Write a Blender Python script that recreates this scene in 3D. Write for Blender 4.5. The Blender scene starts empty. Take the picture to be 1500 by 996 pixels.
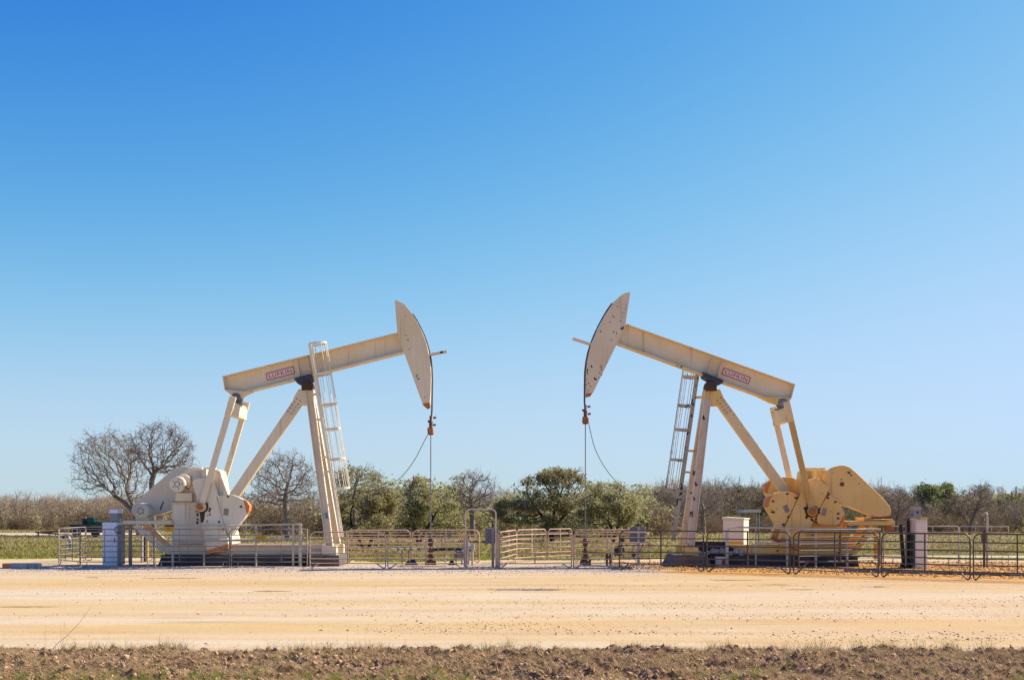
import bpy, bmesh, math, random
import numpy as np
from mathutils import Vector, Matrix

random.seed(7)
rng = np.random.default_rng(11)
S = bpy.context.scene
COL = S.collection
F, HZ, H = 1667.0, 748.0, 2.25          # photo focal length (px), horizon row, eye height


def W(px, py, Y):
    """photo pixel at depth Y -> world point"""
    return Vector(((px - 750.0) * Y / F, Y, H + (HZ - py) * Y / F))


def GY(py):
    return H * F / (py - HZ)


# ------------------------------------------------------------------ materials
def newmat(name):
    m = bpy.data.materials.new(name)
    m.use_nodes = True
    nt = m.node_tree
    b = nt.nodes['Principled BSDF']
    return m, nt, b


def N(nt, t, **kw):
    n = nt.nodes.new(t)
    for k, v in kw.items():
        if k in n.inputs:
            n.inputs[k].default_value = v
        else:
            setattr(n, k, v)
    return n


def noise(nt, vec, scale, detail=4.0, rough=0.55, dist=0.0):
    n = nt.nodes.new('ShaderNodeTexNoise')
    n.inputs['Scale'].default_value = scale
    n.inputs['Detail'].default_value = detail
    n.inputs['Roughness'].default_value = rough
    n.inputs['Distortion'].default_value = dist
    if vec is not None:
        nt.links.new(vec, n.inputs['Vector'])
    return n.outputs['Fac']


def ramp(nt, fac, lo, hi):
    r = nt.nodes.new('ShaderNodeMapRange')
    r.inputs['From Min'].default_value = lo
    r.inputs['From Max'].default_value = hi
    r.clamp = True
    nt.links.new(fac, r.inputs['Value'])
    return r.outputs['Result']


def mixc(nt, fac, a, b, mode='MIX'):
    m = nt.nodes.new('ShaderNodeMix')
    m.data_type = 'RGBA'
    m.blend_type = mode
    for sock, v in ((m.inputs[0], fac), (m.inputs[6], a), (m.inputs[7], b)):
        if isinstance(v, (int, float)):
            sock.default_value = v
        elif isinstance(v, (tuple, list)):
            sock.default_value = (v[0], v[1], v[2], 1)
        else:
            nt.links.new(v, sock)
    return m.outputs[2]


def mul(nt, a, b, op='MULTIPLY'):
    m = nt.nodes.new('ShaderNodeMath')
    m.operation = op
    for s, v in ((m.inputs[0], a), (m.inputs[1], b)):
        if isinstance(v, (int, float)):
            s.default_value = v
        else:
            nt.links.new(v, s)
    return m.outputs[0]


def mapping(nt, vec, scale=(1, 1, 1), loc=(0, 0, 0)):
    m = nt.nodes.new('ShaderNodeMapping')
    m.inputs['Scale'].default_value = scale
    m.inputs['Location'].default_value = loc
    nt.links.new(vec, m.inputs['Vector'])
    return m.outputs[0]


def bump(nt, b, h, strength, dist):
    n = nt.nodes.new('ShaderNodeBump')
    n.inputs['Strength'].default_value = strength
    n.inputs['Distance'].default_value = dist
    nt.links.new(h, n.inputs['Height'])
    nt.links.new(n.outputs[0], b.inputs['Normal'])


def paint(name, base, tint=None, rust=0.0, chips=0.0, rough=0.5, scale=1.0, metal=0.0, runs=0.0,
          rustcol=(0.22, 0.085, 0.03), chipcol=(0.035, 0.03, 0.03)):
    """weathered paint: broad fading, streaks, rust bloom and chips"""
    m, nt, b = newmat(name)
    tc = nt.nodes.new('ShaderNodeTexCoord')
    v = tc.outputs['Object']
    tint = tint or tuple(c * 0.78 for c in base)
    c = mixc(nt, ramp(nt, noise(nt, v, 0.9 * scale, 5), 0.35, 0.68), base, tint)
    st = noise(nt, mapping(nt, v, (7 * scale, 7 * scale, 0.7 * scale)), 1.0, 4)
    c = mixc(nt, mul(nt, ramp(nt, st, 0.52, 0.8), 0.4), c, tuple(x * 0.72 for x in base))
    c = mixc(nt, mul(nt, ramp(nt, noise(nt, v, 14 * scale, 3), 0.5, 0.8), 0.22), c, tuple(x * 0.65 for x in base))
    if rust:
        rf = ramp(nt, mul(nt, noise(nt, v, 2.3 * scale, 6, 0.7), noise(nt, v, 13, 3), 'ADD'), 1.30 - rust, 1.38 - rust)
        c = mixc(nt, mul(nt, rf, 0.85), c, rustcol)
    if runs:
        rn = noise(nt, mapping(nt, v, (6.5, 6.5, 0.28), (4.0, 1.0, 2.0)), 1.0, 3, 0.55)
        c = mixc(nt, mul(nt, ramp(nt, rn, 0.60, 0.74), runs), c, (0.30, 0.15, 0.06))
    if chips:
        cf = ramp(nt, mul(nt, noise(nt, v, 5.5, 2, 0.5), noise(nt, v, 1.1, 2), 'ADD'), 1.32 - chips, 1.335 - chips)
        c = mixc(nt, cf, c, chipcol)
    nt.links.new(c, b.inputs['Base Color'])
    b.inputs['Roughness'].default_value = rough
    b.inputs['Metallic'].default_value = metal
    b.inputs['Specular IOR Level'].default_value = 0.35
    bump(nt, b, noise(nt, v, 9 * scale, 4), 0.12, 0.02)
    return m


def foliage_mat(name, c1, c2, c3=None, transl=0.3):
    m, nt, b = newmat(name)
    out = nt.nodes['Material Output']
    g = nt.nodes.new('ShaderNodeNewGeometry')
    c = mixc(nt, g.outputs['Random Per Island'], c1, c2)
    c = mixc(nt, ramp(nt, noise(nt, g.outputs['Position'], 0.55, 3), 0.38, 0.64), c, c3 or c2)
    nt.links.new(c, b.inputs['Base Color'])
    b.inputs['Roughness'].default_value = 0.9
    b.inputs['Specular IOR Level'].default_value = 0.0
    t = nt.nodes.new('ShaderNodeBsdfTranslucent')
    nt.links.new(c, t.inputs['Color'])
    mx = nt.nodes.new('ShaderNodeMixShader')
    mx.inputs[0].default_value = transl
    nt.links.new(b.outputs[0], mx.inputs[1])
    nt.links.new(t.outputs[0], mx.inputs[2])
    nt.links.new(mx.outputs[0], out.inputs['Surface'])
    return m


def bark_mat(name, c1, c2):
    m, nt, b = newmat(name)
    g = nt.nodes.new('ShaderNodeNewGeometry')
    c = mixc(nt, ramp(nt, noise(nt, g.outputs['Position'], 5, 4), 0.35, 0.65), c1, c2)
    nt.links.new(c, b.inputs['Base Color'])
    b.inputs['Roughness'].default_value = 0.9
    b.inputs['Specular IOR Level'].default_value = 0.1
    return m


M = {}
M['cream'] = paint('cream_paint', runs=0.45, base=(0.81, 0.665, 0.465), tint=(0.77, 0.595, 0.38), rust=0.02, chips=0.0)
M['cream_clean'] = paint('cream_paint_light', runs=0.45, base=(0.83, 0.72, 0.535), tint=(0.79, 0.65, 0.45), rust=0.0)
M['ochre'] = paint('ochre_paint', runs=0.45, base=(0.84, 0.545, 0.19), tint=(0.79, 0.465, 0.12), rust=0.05, chips=0.02)
M['ochre_deep'] = paint('ochre_deep_paint', runs=0.45, base=(0.66, 0.40, 0.125), tint=(0.60, 0.33, 0.085), rust=0.05, chips=0.03)
M['cream_chip'] = paint('cream_chipped', runs=0.45, base=(0.79, 0.625, 0.44), tint=(0.73, 0.545, 0.35), rust=0.03, chips=0.06)
M['chip_bad'] = paint('cream_badly_chipped', (0.52, 0.45, 0.37), (0.4, 0.32, 0.24), rust=0.05, chips=0.20)
M['beam'] = paint('beam_paint', runs=0.45, base=(0.81, 0.645, 0.45), tint=(0.79, 0.59, 0.34), rust=0.0)
M['orange'] = paint('orange_primer', (0.68, 0.23, 0.065), (0.58, 0.18, 0.045), rust=0.0)
M['rust'] = paint('rusty_iron', (0.19, 0.08, 0.045), (0.11, 0.05, 0.033), rough=0.85)
M['rust_dark'] = paint('dark_rust', (0.09, 0.045, 0.03), (0.05, 0.03, 0.028), rough=0.8)
M['rust_orange'] = paint('fresh_rust', (0.50, 0.17, 0.05), (0.30, 0.09, 0.03), rough=0.85)
M['grease'] = paint('black_grease', (0.022, 0.02, 0.02), (0.05, 0.03, 0.025), rough=0.35)
M['black'] = paint('black_rubber', (0.025, 0.025, 0.027), rough=0.6)
M['navy'] = paint('dark_blue_casting', (0.035, 0.045, 0.075), (0.05, 0.045, 0.05), rough=0.5)
M['steel'] = paint('dull_steel', (0.24, 0.235, 0.23), (0.16, 0.15, 0.145), rough=0.5, metal=0.4)
M['wire'] = paint('dark_wire_rope', (0.07, 0.062, 0.06), rough=0.6)
M['rod'] = paint('polished_rod_steel', (0.26, 0.24, 0.22), rough=0.4, metal=0.5)
M['galv'] = paint('galvanised_tube', (0.33, 0.26, 0.215), (0.25, 0.18, 0.14), rust=0.05, rough=0.5, metal=0.2)
M['galv_pale'] = paint('pale_galvanised_tube', (0.44, 0.39, 0.34), (0.34, 0.29, 0.245), rough=0.5)
M['tan_tube'] = paint('faded_tan_tube', (0.64, 0.42, 0.29), (0.50, 0.29, 0.18), rust=0.06, rough=0.65)
M['brown_tube'] = paint('dark_brown_tube', (0.075, 0.052, 0.042), (0.10, 0.06, 0.042), rough=0.45)
M['rail_cream'] = paint('cream_handrail', (0.62, 0.55, 0.42), (0.52, 0.43, 0.30), rust=0.03)
M['cab_white'] = paint('white_cabinet', (0.84, 0.82, 0.84), (0.78, 0.76, 0.79))
M['cab_pink'] = paint('off_white_cabinet', (0.76, 0.67, 0.58), (0.68, 0.59, 0.49))
M['cab_grey'] = paint('grey_enclosure', (0.27, 0.29, 0.31), (0.22, 0.235, 0.25))
M['box_blue'] = paint('slate_grey_box', (0.165, 0.175, 0.205), (0.14, 0.15, 0.17))
M['pale_pipe'] = paint('pale_pipe', (0.55, 0.52, 0.48), (0.42, 0.38, 0.34), rust=0.05)
M['green_valve'] = paint('green_paint', (0.03, 0.09, 0.07), (0.02, 0.06, 0.05))
M['tractor_green'] = paint('machine_green', (0.02, 0.09, 0.055), (0.02, 0.06, 0.04))
M['red_boom'] = paint('red_steel', (0.42, 0.10, 0.05), (0.35, 0.08, 0.04))
M['sign_y'] = paint('yellow_orange_sign', (0.70, 0.36, 0.03), (0.62, 0.30, 0.03))
M['sign_ink'] = paint('sign_ink', (0.05, 0.03, 0.02))
M['plate_w'] = paint('white_plate', (0.80, 0.62, 0.56), (0.76, 0.56, 0.50))
M['plate_r'] = paint('red_print', (0.40, 0.01, 0.03), (0.36, 0.012, 0.03))
M['scuff_shade'] = paint('grey_scuff_shade', (0.25, 0.20, 0.16), (0.32, 0.26, 0.21))
M['blue_tag'] = paint('blue_tag', (0.12, 0.19, 0.38))
M['tan_pale'] = paint('pale_pinkish_tube', (0.76, 0.56, 0.43), (0.66, 0.44, 0.32), rust=0.04)
M['ochre_pale'] = paint('pale_ochre_paint', runs=0.45, base=(0.82, 0.61, 0.34), tint=(0.78, 0.53, 0.25), rust=0.04, chips=0.02)
M['wood'] = paint('tan_post', (0.45, 0.33, 0.18))
M['bark_grey'] = bark_mat('bark_grey', (0.24, 0.175, 0.14), (0.15, 0.105, 0.082))
M['bark_pale'] = bark_mat('bark_pale', (0.30, 0.24, 0.19), (0.17, 0.13, 0.105))
M['bark_dark'] = bark_mat('bark_dark', (0.06, 0.045, 0.036), (0.035, 0.027, 0.022))
M['brush_tw'] = bark_mat('brush_twigs', (0.42, 0.315, 0.215), (0.27, 0.20, 0.14))
M['leaf_oak'] = foliage_mat('leaf_live_oak', (0.22, 0.185, 0.085), (0.46, 0.385, 0.21), (0.34, 0.29, 0.14), .48)
M['leaf_grey'] = foliage_mat('leaf_grey_green', (0.25, 0.23, 0.105), (0.48, 0.42, 0.23), (0.38, 0.34, 0.15), .48)
M['leaf_lime'] = foliage_mat('leaf_lime', (0.20, 0.205, 0.075), (0.33, 0.31, 0.13), (0.27, 0.26, 0.10), .42)
M['leaf_dark'] = foliage_mat('leaf_dark_green', (0.16, 0.185, 0.075), (0.31, 0.32, 0.15), (0.23, 0.25, 0.105), .48)
M['stubble'] = foliage_mat('stubble', (0.26, 0.15, 0.08), (0.52, 0.33, 0.19), (0.38, 0.225, 0.125), .2)
M['edge_blade'] = foliage_mat('edge_blade', (0.19, 0.135, 0.065), (0.36, 0.28, 0.12), (0.26, 0.21, 0.07), .3)
M['leaf_under'] = foliage_mat('leaf_under', (0.13, 0.12, 0.05), (0.25, 0.215, 0.11), (0.18, 0.165, 0.07))
M['leaf_dry'] = foliage_mat('leaf_dry', (0.17, 0.12, 0.07), (0.28, 0.20, 0.125), (0.21, 0.15, 0.09))
M['grass_green'] = foliage_mat('grass_green', (0.16, 0.23, 0.02), (0.32, 0.35, 0.05), (0.25, 0.24, 0.06), .45)
M['grass_olive'] = foliage_mat('grass_olive', (0.27, 0.21, 0.07), (0.44, 0.31, 0.14), (0.27, 0.22, 0.07), .4)
M['grass_dry'] = foliage_mat('grass_dry', (0.40, 0.265, 0.12), (0.70, 0.50, 0.26), (0.52, 0.35, 0.17))


def concrete_mat(name, base):
    m, nt, b = newmat(name)
    g = nt.nodes.new('ShaderNodeNewGeometry')
    v = g.outputs['Position']
    c = mixc(nt, ramp(nt, noise(nt, v, 1.6, 6, 0.65), 0.35, 0.65), base, tuple(x * 0.6 for x in base))
    c = mixc(nt, ramp(nt, noise(nt, mapping(nt, v, (4, 4, 0.5)), 1.0, 3), 0.5, 0.75), c, tuple(x * 0.5 for x in base))
    nt.links.new(c, b.inputs['Base Color'])
    b.inputs['Roughness'].default_value = 0.9
    bump(nt, b, noise(nt, v, 25, 5), 0.4, 0.02)
    return m


M['conc_dark'] = concrete_mat('dark_concrete', (0.075, 0.066, 0.064))
M['conc_brown'] = concrete_mat('brown_concrete', (0.15, 0.12, 0.10))
M['conc_white'] = concrete_mat('pale_concrete', (0.50, 0.47, 0.44))


# ground zones ------------------------------------------------------------
def road_material():
    m, nt, b = newmat('caliche_road')
    g = nt.nodes.new('ShaderNodeNewGeometry')
    P = g.outputs['Position']
    sx = nt.nodes.new('ShaderNodeSeparateXYZ')
    nt.links.new(P, sx.inputs[0])
    X, Y = sx.outputs[0], sx.outputs[1]
    pale = (0.55, 0.415, 0.265)
    yel = (0.53, 0.35, 0.14)
    orange = (0.50, 0.275, 0.10)
    band = noise(nt, mapping(nt, P, (0.035, 0.55, 1), (3.1, 0.4, 0)), 1.0, 4, 0.6)
    c = mixc(nt, ramp(nt, band, 0.40, 0.60), pale, yel)
    band2 = noise(nt, mapping(nt, P, (0.10, 0.9, 1), (8.1, 4.4, 0)), 1.0, 5, 0.65)
    c = mixc(nt, mul(nt, ramp(nt, band2, 0.52, 0.70), 0.65), c, (0.46, 0.265, 0.11))
    # right side of the picture is yellower
    c = mixc(nt, mul(nt, ramp(nt, mul(nt, X, mul(nt, noise(nt, P, 0.3, 3), 6.0), 'ADD'), 0.0, 13.0), 0.55), c, (0.50, 0.315, 0.145))
    # wheel lanes, packed and pale
    def lane(y0, w, amt, col):
        nonlocal c
        wob = mul(nt, noise(nt, mapping(nt, P, (0.09, 0.3, 1)), 1.0, 5, 0.6), 4.5)
        d = mul(nt, mul(nt, mul(nt, Y, wob, 'ADD'), y0 + 2.25, 'SUBTRACT'), 1.0)
        ab = nt.nodes.new('ShaderNodeMath'); ab.operation = 'ABSOLUTE'
        nt.links.new(d, ab.inputs[0])
        r = nt.nodes.new('ShaderNodeMapRange')
        r.inputs['From Min'].default_value = w
        r.inputs['From Max'].default_value = w * 0.3
        r.clamp = True
        nt.links.new(ab.outputs[0], r.inputs['Value'])
        c = mixc(nt, mul(nt, r.outputs[0], amt), c, col)
    lane(18.6, 1.0, 0.7, (0.56, 0.445, 0.305))
    lane(30.0, 2.4, 0.55, (0.57, 0.455, 0.325))
    lane(25.0, 1.4, 0.3, (0.55, 0.43, 0.30))
    lane(21.3, 1.0, 0.35, (0.48, 0.285, 0.12))
    lane(34.5, 1.8, 0.45, (0.48, 0.29, 0.125))
    c = mixc(nt, mul(nt, ramp(nt, noise(nt, mapping(nt, P, (0.35, 1.1, 1), (5.5, 2.2, 0)), 1.0, 6, 0.7), 0.45, 0.7), 0.5), c, (0.48, 0.31, 0.16))
    c = mixc(nt, mul(nt, ramp(nt, noise(nt, mapping(nt, P, (0.22, 0.8, 1), (2.5, 7.2, 0)), 1.0, 6, 0.7), 0.5, 0.72), 0.55), c, (0.58, 0.46, 0.33))
    # grey gravel on the left pad, orange gravel on the right pad
    wobx = mul(nt, noise(nt, P, 0.35, 4), 5.0)
    far = ramp(nt, mul(nt, mul(nt, Y, mul(nt, noise(nt, mapping(nt, P, (0.12, 0.5, 1)), 1.0, 4), 5.0), 'ADD'), 2.5, 'SUBTRACT'), 39.6, 41.6)
    # the right pad edge runs parallel to the diagonal fence
    diag = mul(nt, mul(nt, Y, mul(nt, X, 0.5), 'ADD'), mul(nt, noise(nt, P, 0.8, 4), 1.6), 'ADD')
    farR = ramp(nt, diag, 43.2, 45.0)
    right = ramp(nt, mul(nt, X, wobx, 'ADD'), 7.2, 9.4)
    notfar = ramp(nt, mul(nt, Y, mul(nt, noise(nt, P, 0.4, 3), 4.0), 'ADD'), 51.0, 48.5)
    grav = mixc(nt, ramp(nt, noise(nt, P, 3.5, 4), 0.4, 0.62), (0.52, 0.40, 0.30), (0.42, 0.32, 0.245))
    orr = mixc(nt, ramp(nt, noise(nt, P, 1.4, 5), 0.36, 0.62), (0.56, 0.285, 0.075), (0.44, 0.20, 0.05))
    inv = nt.nodes.new('ShaderNodeMath'); inv.operation = 'SUBTRACT'
    inv.inputs[0].default_value = 1.0
    nt.links.new(right, inv.inputs[1])
    c = mixc(nt, mul(nt, mul(nt, far, inv.outputs[0]), mul(nt, notfar, 0.8)), c, grav)
    c = mixc(nt, mul(nt, mul(nt, farR, right), mul(nt, notfar, 0.95)), c, orr)
    # damp streaks
    dm = noise(nt, mapping(nt, P, (0.16, 1.5, 1), (1.7, 9.0, 0)), 1.0, 3, 0.5)
    c = mixc(nt, mul(nt, ramp(nt, dm, 0.62, 0.70), 0.5), c, (0.33, 0.22, 0.115))
    # small stones in the surface
    sp = noise(nt, P, 16, 3, 0.7)
    c = mixc(nt, mul(nt, mul(nt, ramp(nt, sp, 0.52, 0.68), ramp(nt, band2, 0.36, 0.62)), 0.75), c, (0.30, 0.165, 0.07))
    sp2 = noise(nt, P, 28, 2, 0.6)
    c = mixc(nt, mul(nt, ramp(nt, sp2, 0.60, 0.74), 0.35), c, (0.72, 0.63, 0.52))
    nt.links.new(c, b.inputs['Base Color'])
    b.inputs['Roughness'].default_value = 0.95
    b.inputs['Specular IOR Level'].default_value = 0.1
    hh = mul(nt, mul(nt, noise(nt, P, 2.2, 5, 0.6), 1.0), mul(nt, noise(nt, P, 20, 3), 0.3), 'ADD')
    bump(nt, b, hh, 0.35, 0.05)
    return m


def field_material():
    m, nt, b = newmat('field_ground')
    g = nt.nodes.new('ShaderNodeNewGeometry')
    P = g.outputs['Position']
    c = mixc(nt, ramp(nt, noise(nt, P, 0.25, 5, 0.6), 0.38, 0.62), (0.24, 0.19, 0.075), (0.36, 0.265, 0.13))
    c = mixc(nt, mul(nt, ramp(nt, noise(nt, P, 0.09, 4, 0.6), 0.48, 0.62), 0.8), c, (0.15, 0.165, 0.035))
    c = mixc(nt, mul(nt, ramp(nt, noise(nt, P, 3.0, 4, 0.7), 0.5, 0.72), 0.5), c, (0.11, 0.095, 0.05))
    nt.links.new(c, b.inputs['Base Color'])
    b.inputs['Roughness'].default_value = 1.0
    b.inputs['Specular IOR Level'].default_value = 0.05
    bump(nt, b, noise(nt, P, 4, 4), 0.6, 0.15)
    return m


def dirt_material(name, c1, c2, c3):
    m, nt, b = newmat(name)
    g = nt.nodes.new('ShaderNodeNewGeometry')
    P = g.outputs['Position']
    c = mixc(nt, g.outputs['Random Per Island'], c1, c2)
    c = mixc(nt, ramp(nt, noise(nt, P, 2.0, 5, 0.65), 0.38, 0.62), c, c3)
    c = mixc(nt, mul(nt, ramp(nt, noise(nt, P, 30, 3), 0.5, 0.75), 0.4), c, tuple(x * 0.5 for x in c1))
    nt.links.new(c, b.inputs['Base Color'])
    b.inputs['Roughness'].default_value = 1.0
    b.inputs['Specular IOR Level'].default_value = 0.05
    bump(nt, b, noise(nt, P, 40, 4), 0.5, 0.02)
    return m


M['road'] = road_material()
M['field'] = field_material()
M['dirt'] = dirt_material('turned_dirt', (0.24, 0.145, 0.08), (0.32, 0.20, 0.115), (0.16, 0.095, 0.055))
M['clod'] = dirt_material('dirt_clod', (0.35, 0.205, 0.11), (0.54, 0.345, 0.20), (0.41, 0.25, 0.14))
M['stone'] = dirt_material('road_stone', (0.58, 0.36, 0.17), (0.70, 0.54, 0.38), (0.52, 0.32, 0.15))
M['gravel'] = dirt_material('pad_gravel', (0.42, 0.32, 0.24), (0.58, 0.46, 0.36), (0.5, 0.39, 0.30))
M['gravel_or'] = dirt_material('orange_gravel', (0.36, 0.17, 0.06), (0.60, 0.36, 0.15), (0.46, 0.24, 0.08))
m, nt, b = newmat('puddle_water')
b.inputs['Base Color'].default_value = (0.36, 0.28, 0.21, 1)
b.inputs['Roughness'].default_value = 0.0
b.inputs['Specular IOR Level'].default_value = 0.4
M['water'] = m
m, nt, b = newmat('dusty_track')
g = nt.nodes.new('ShaderNodeNewGeometry')
nt.links.new(mixc(nt, ramp(nt, noise(nt, g.outputs['Position'], 0.4, 4), 0.35, 0.65), (0.55, 0.44, 0.29), (0.47, 0.36, 0.22)), b.inputs['Base Color'])
b.inputs['Roughness'].default_value = 1.0
M['track'] = m


# ------------------------------------------------------------------ mesh tools
class MB:
    def __init__(self):
        self.v, self.f, self.sm = [], [], []

    def add(self, vs, fs, smooth=False):
        o = len(self.v)
        self.v += [Vector(p) for p in vs]
        for f in fs:
            self.f.append([i + o for i in f])
            self.sm.append(smooth)

    def box(self, lo, hi):
        (x0, y0, z0), (x1, y1, z1) = lo, hi
        self.add([(x0, y0, z0), (x1, y0, z0), (x1, y1, z0), (x0, y1, z0), (x0, y0, z1), (x1, y0, z1), (x1, y1, z1), (x0, y1, z1)],
                 [(3, 2, 1, 0), (4, 5, 6, 7), (0, 1, 5, 4), (1, 2, 6, 5), (2, 3, 7, 6), (3, 0, 4, 7)])

    def bar(self, p0, p1, u, v, hu, hv, ou=0.0, ov=0.0, hu1=None, hv1=None):
        """box from p0 to p1, half sizes hu, hv along u and v, shifted by ou, ov"""
        u, v = Vector(u).normalized(), Vector(v).normalized()
        hu1 = hu if hu1 is None else hu1
        hv1 = hv if hv1 is None else hv1
        off = u * ou + v * ov
        r = []
        for p, a, b2 in ((Vector(p0), hu, hv), (Vector(p1), hu1, hv1)):
            for s, t in ((-1, -1), (1, -1), (1, 1), (-1, 1)):
                r.append(p + off + u * (a * s) + v * (b2 * t))
        self.add(r, [(3, 2, 1, 0), (4, 5, 6, 7), (0, 1, 5, 4), (1, 2, 6, 5), (2, 3, 7, 6), (3, 0, 4, 7)])

    def flat(self, p0, p1, h, w, ov=0.0):
        """bar lying in the XZ plane: h in plane, w along Y"""
        d = (Vector(p1) - Vector(p0)); d.y = 0
        n = Vector((-d.z, 0, d.x)).normalized()
        self.bar(p0, p1, n, (0, 1, 0), h / 2, w / 2, 0, ov)

    def ibeam(self, p0, p1, h, w, t=0.03):
        d = (Vector(p1) - Vector(p0)).normalized()
        n = Vector((-d.z, 0, d.x)).normalized()
        yv = d.cross(n)
        self.bar(p0, p1, n, yv, t / 2, w / 2, h / 2 - t / 2)
        self.bar(p0, p1, n, yv, t / 2, w / 2, -h / 2 + t / 2)
        self.bar(p0, p1, n, yv, h / 2 - t - 0.0005, t / 2)

    def prism(self, xz, y0, y1):
        """polygon of (x,z) from y0 to y1"""
        n = len(xz)
        a = sum(xz[i][0] * xz[(i + 1) % n][1] - xz[(i + 1) % n][0] * xz[i][1] for i in range(n))
        if a < 0:
            xz = xz[::-1]
        vs = [(x, y0, z) for x, z in xz] + [(x, y1, z) for x, z in xz]
        fs = [list(range(n)), list(range(2 * n - 1, n - 1, -1))]
        for i in range(n):
            j = (i + 1) % n
            fs.append((j, i, i + n, j + n))
        self.add(vs, fs)

    @staticmethod
    def rounded(pts, n=2, q=0.2):
        for _ in range(n):
            o = []
            for a, b2 in zip(pts, pts[1:] + pts[:1]):
                o += [tuple(a[i] + (b2[i] - a[i]) * q for i in (0, 1)), tuple(a[i] + (b2[i] - a[i]) * (1 - q) for i in (0, 1))]
            pts = o
        return pts

    def prism_px(self, pts, y0, y1, yt=None):
        """polygon traced in photo pixels at depth yt (default the near face y0)"""
        self.prism([(W(px, py, yt or y0).x, W(px, py, yt or y0).z) for px, py in pts], y0, y1)

    def tube(self, pts, r, n=8, r1=None, cap=True):
        pts = [Vector(p) for p in pts]
        k = len(pts)
        rings = []
        u = None
        for i, p in enumerate(pts):
            d = (pts[min(i + 1, k - 1)] - pts[max(i - 1, 0)]).normalized()
            if u is None:
                u = d.orthogonal().normalized()
            else:
                u = (u - d * u.dot(d)).normalized()
            w = d.cross(u)
            rr = r if r1 is None else r + (r1 - r) * i / (k - 1)
            rings.append([p + u * (rr * math.cos(2 * math.pi * j / n)) + w * (rr * math.sin(2 * math.pi * j / n)) for j in range(n)])
        vs = [q for rg in rings for q in rg]
        fs = []
        for i in range(k - 1):
            for j in range(n):
                a, b2 = i * n + j, i * n + (j + 1) % n
                fs.append((a, b2, b2 + n, a + n))
        self.add(vs, fs, True)
        if cap:
            self.add(rings[0], [list(range(n - 1, -1, -1))])
            self.add(rings[-1], [list(range(n))])

    def lathe(self, c, axis, prof, n=20):
        """prof: list of (distance along axis, radius)"""
        c, a = Vector(c), Vector(axis).normalized()
        u = a.orthogonal().normalized()
        w = a.cross(u)
        vs, fs = [], []
        for d, r in prof:
            for j in range(n):
                t = 2 * math.pi * j / n
                vs.append(c + a * d + u * (r * math.cos(t)) + w * (r * math.sin(t)))
        for i in range(len(prof) - 1):
            for j in range(n):
                p, q = i * n + j, i * n + (j + 1) % n
                fs.append((p, q, q + n, p + n))
        fs.append(list(range(n - 1, -1, -1)))
        fs.append([(len(prof) - 1) * n + j for j in range(n)])
        self.add(vs, fs)

    def torus(self, c, axis, R, r, n=16, k=6):
        c, a = Vector(c), Vector(axis).normalized()
        u = a.orthogonal().normalized()
        w = a.cross(u)
        pts = [c + (u * math.cos(2 * math.pi * i / n) + w * math.sin(2 * math.pi * i / n)) * R for i in range(n + 1)]
        self.tube(pts, r, k, cap=False)

    def cut(self):
        """start of the next separate piece"""
        self.cuts = getattr(self, 'cuts', []) + [(len(self.v), len(self.f))]

    def each(self, name, mat, parent, bevel=0.0):
        cuts = self.cuts + [(len(self.v), len(self.f))]
        for (v0, f0), (v1, f1) in zip(cuts[:-1], cuts[1:]):
            p = MB()
            p.v = self.v[v0:v1]; p.f = [[i - v0 for i in f] for f in self.f[f0:f1]]; p.sm = self.sm[f0:f1]
            p.build(name, mat, parent, bevel)

    def build(self, name, mat, parent=None, bevel=0.0, local=False):
        me = bpy.data.meshes.new(name)
        off = Vector((0, 0, 0))
        if parent is not None and not local:
            p = parent
            while p is not None:
                off += p.location
                p = p.parent
        me.from_pydata([tuple(q - off) for q in self.v], [], self.f)
        for p, s in zip(me.polygons, self.sm):
            p.use_smooth = s
        me.materials.append(M[mat] if isinstance(mat, str) else mat)
        me.update()
        o = bpy.data.objects.new(name, me)
        COL.objects.link(o)
        if parent is not None:
            o.parent = parent
        if bevel:
            bv = o.modifiers.new('edge', 'BEVEL')
            bv.width = bevel
            bv.segments = 2
            bv.limit_method = 'ANGLE'
        return o


def tag(o, label=None, cat=None, group=None, kind=None):
    if label: o['label'] = label
    if cat: o['category'] = cat
    if group: o['group'] = group
    if kind: o['kind'] = kind
    return o


def thing(name, label, cat, loc=(0, 0, 0), group=None):
    o = bpy.data.objects.new(name, None)
    o.empty_display_size = 0.2
    o.location = loc
    COL.objects.link(o)
    return tag(o, label, cat, group)


def copy_tree(o, parent=None):
    c = o.copy()
    COL.objects.link(c)
    c.parent = parent
    for ch in o.children:
        copy_tree(ch, c)
    return c


def np_obj(name, verts, faces, mat, parent=None, off=(0, 0, 0), smooth=False):
    """faces: (m,k) int array"""
    verts = np.asarray(verts, np.float64) - np.asarray(off)
    faces = np.asarray(faces, np.int32)
    me = bpy.data.meshes.new(name)
    me.vertices.add(len(verts))
    me.vertices.foreach_set('co', verts.astype(np.float32).ravel())
    k = faces.shape[1]
    me.loops.add(faces.size)
    me.loops.foreach_set('vertex_index', faces.ravel())
    me.polygons.add(len(faces))
    me.polygons.foreach_set('loop_start', np.arange(0, faces.size, k, dtype=np.int32))
    if smooth:
        me.polygons.foreach_set('use_smooth', np.ones(len(faces), bool))
    me.materials.append(M[mat])
    me.update(calc_edges=True)
    o = bpy.data.objects.new(name, me)
    COL.objects.link(o)
    if parent is not None:
        o.parent = parent
    return o


# ------------------------------------------------------------------ pumpjack
def poly_xz(pts, Y):
    return [(W(a, b2, Y).x, W(a, b2, Y).z) for a, b2 in pts]


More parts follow.
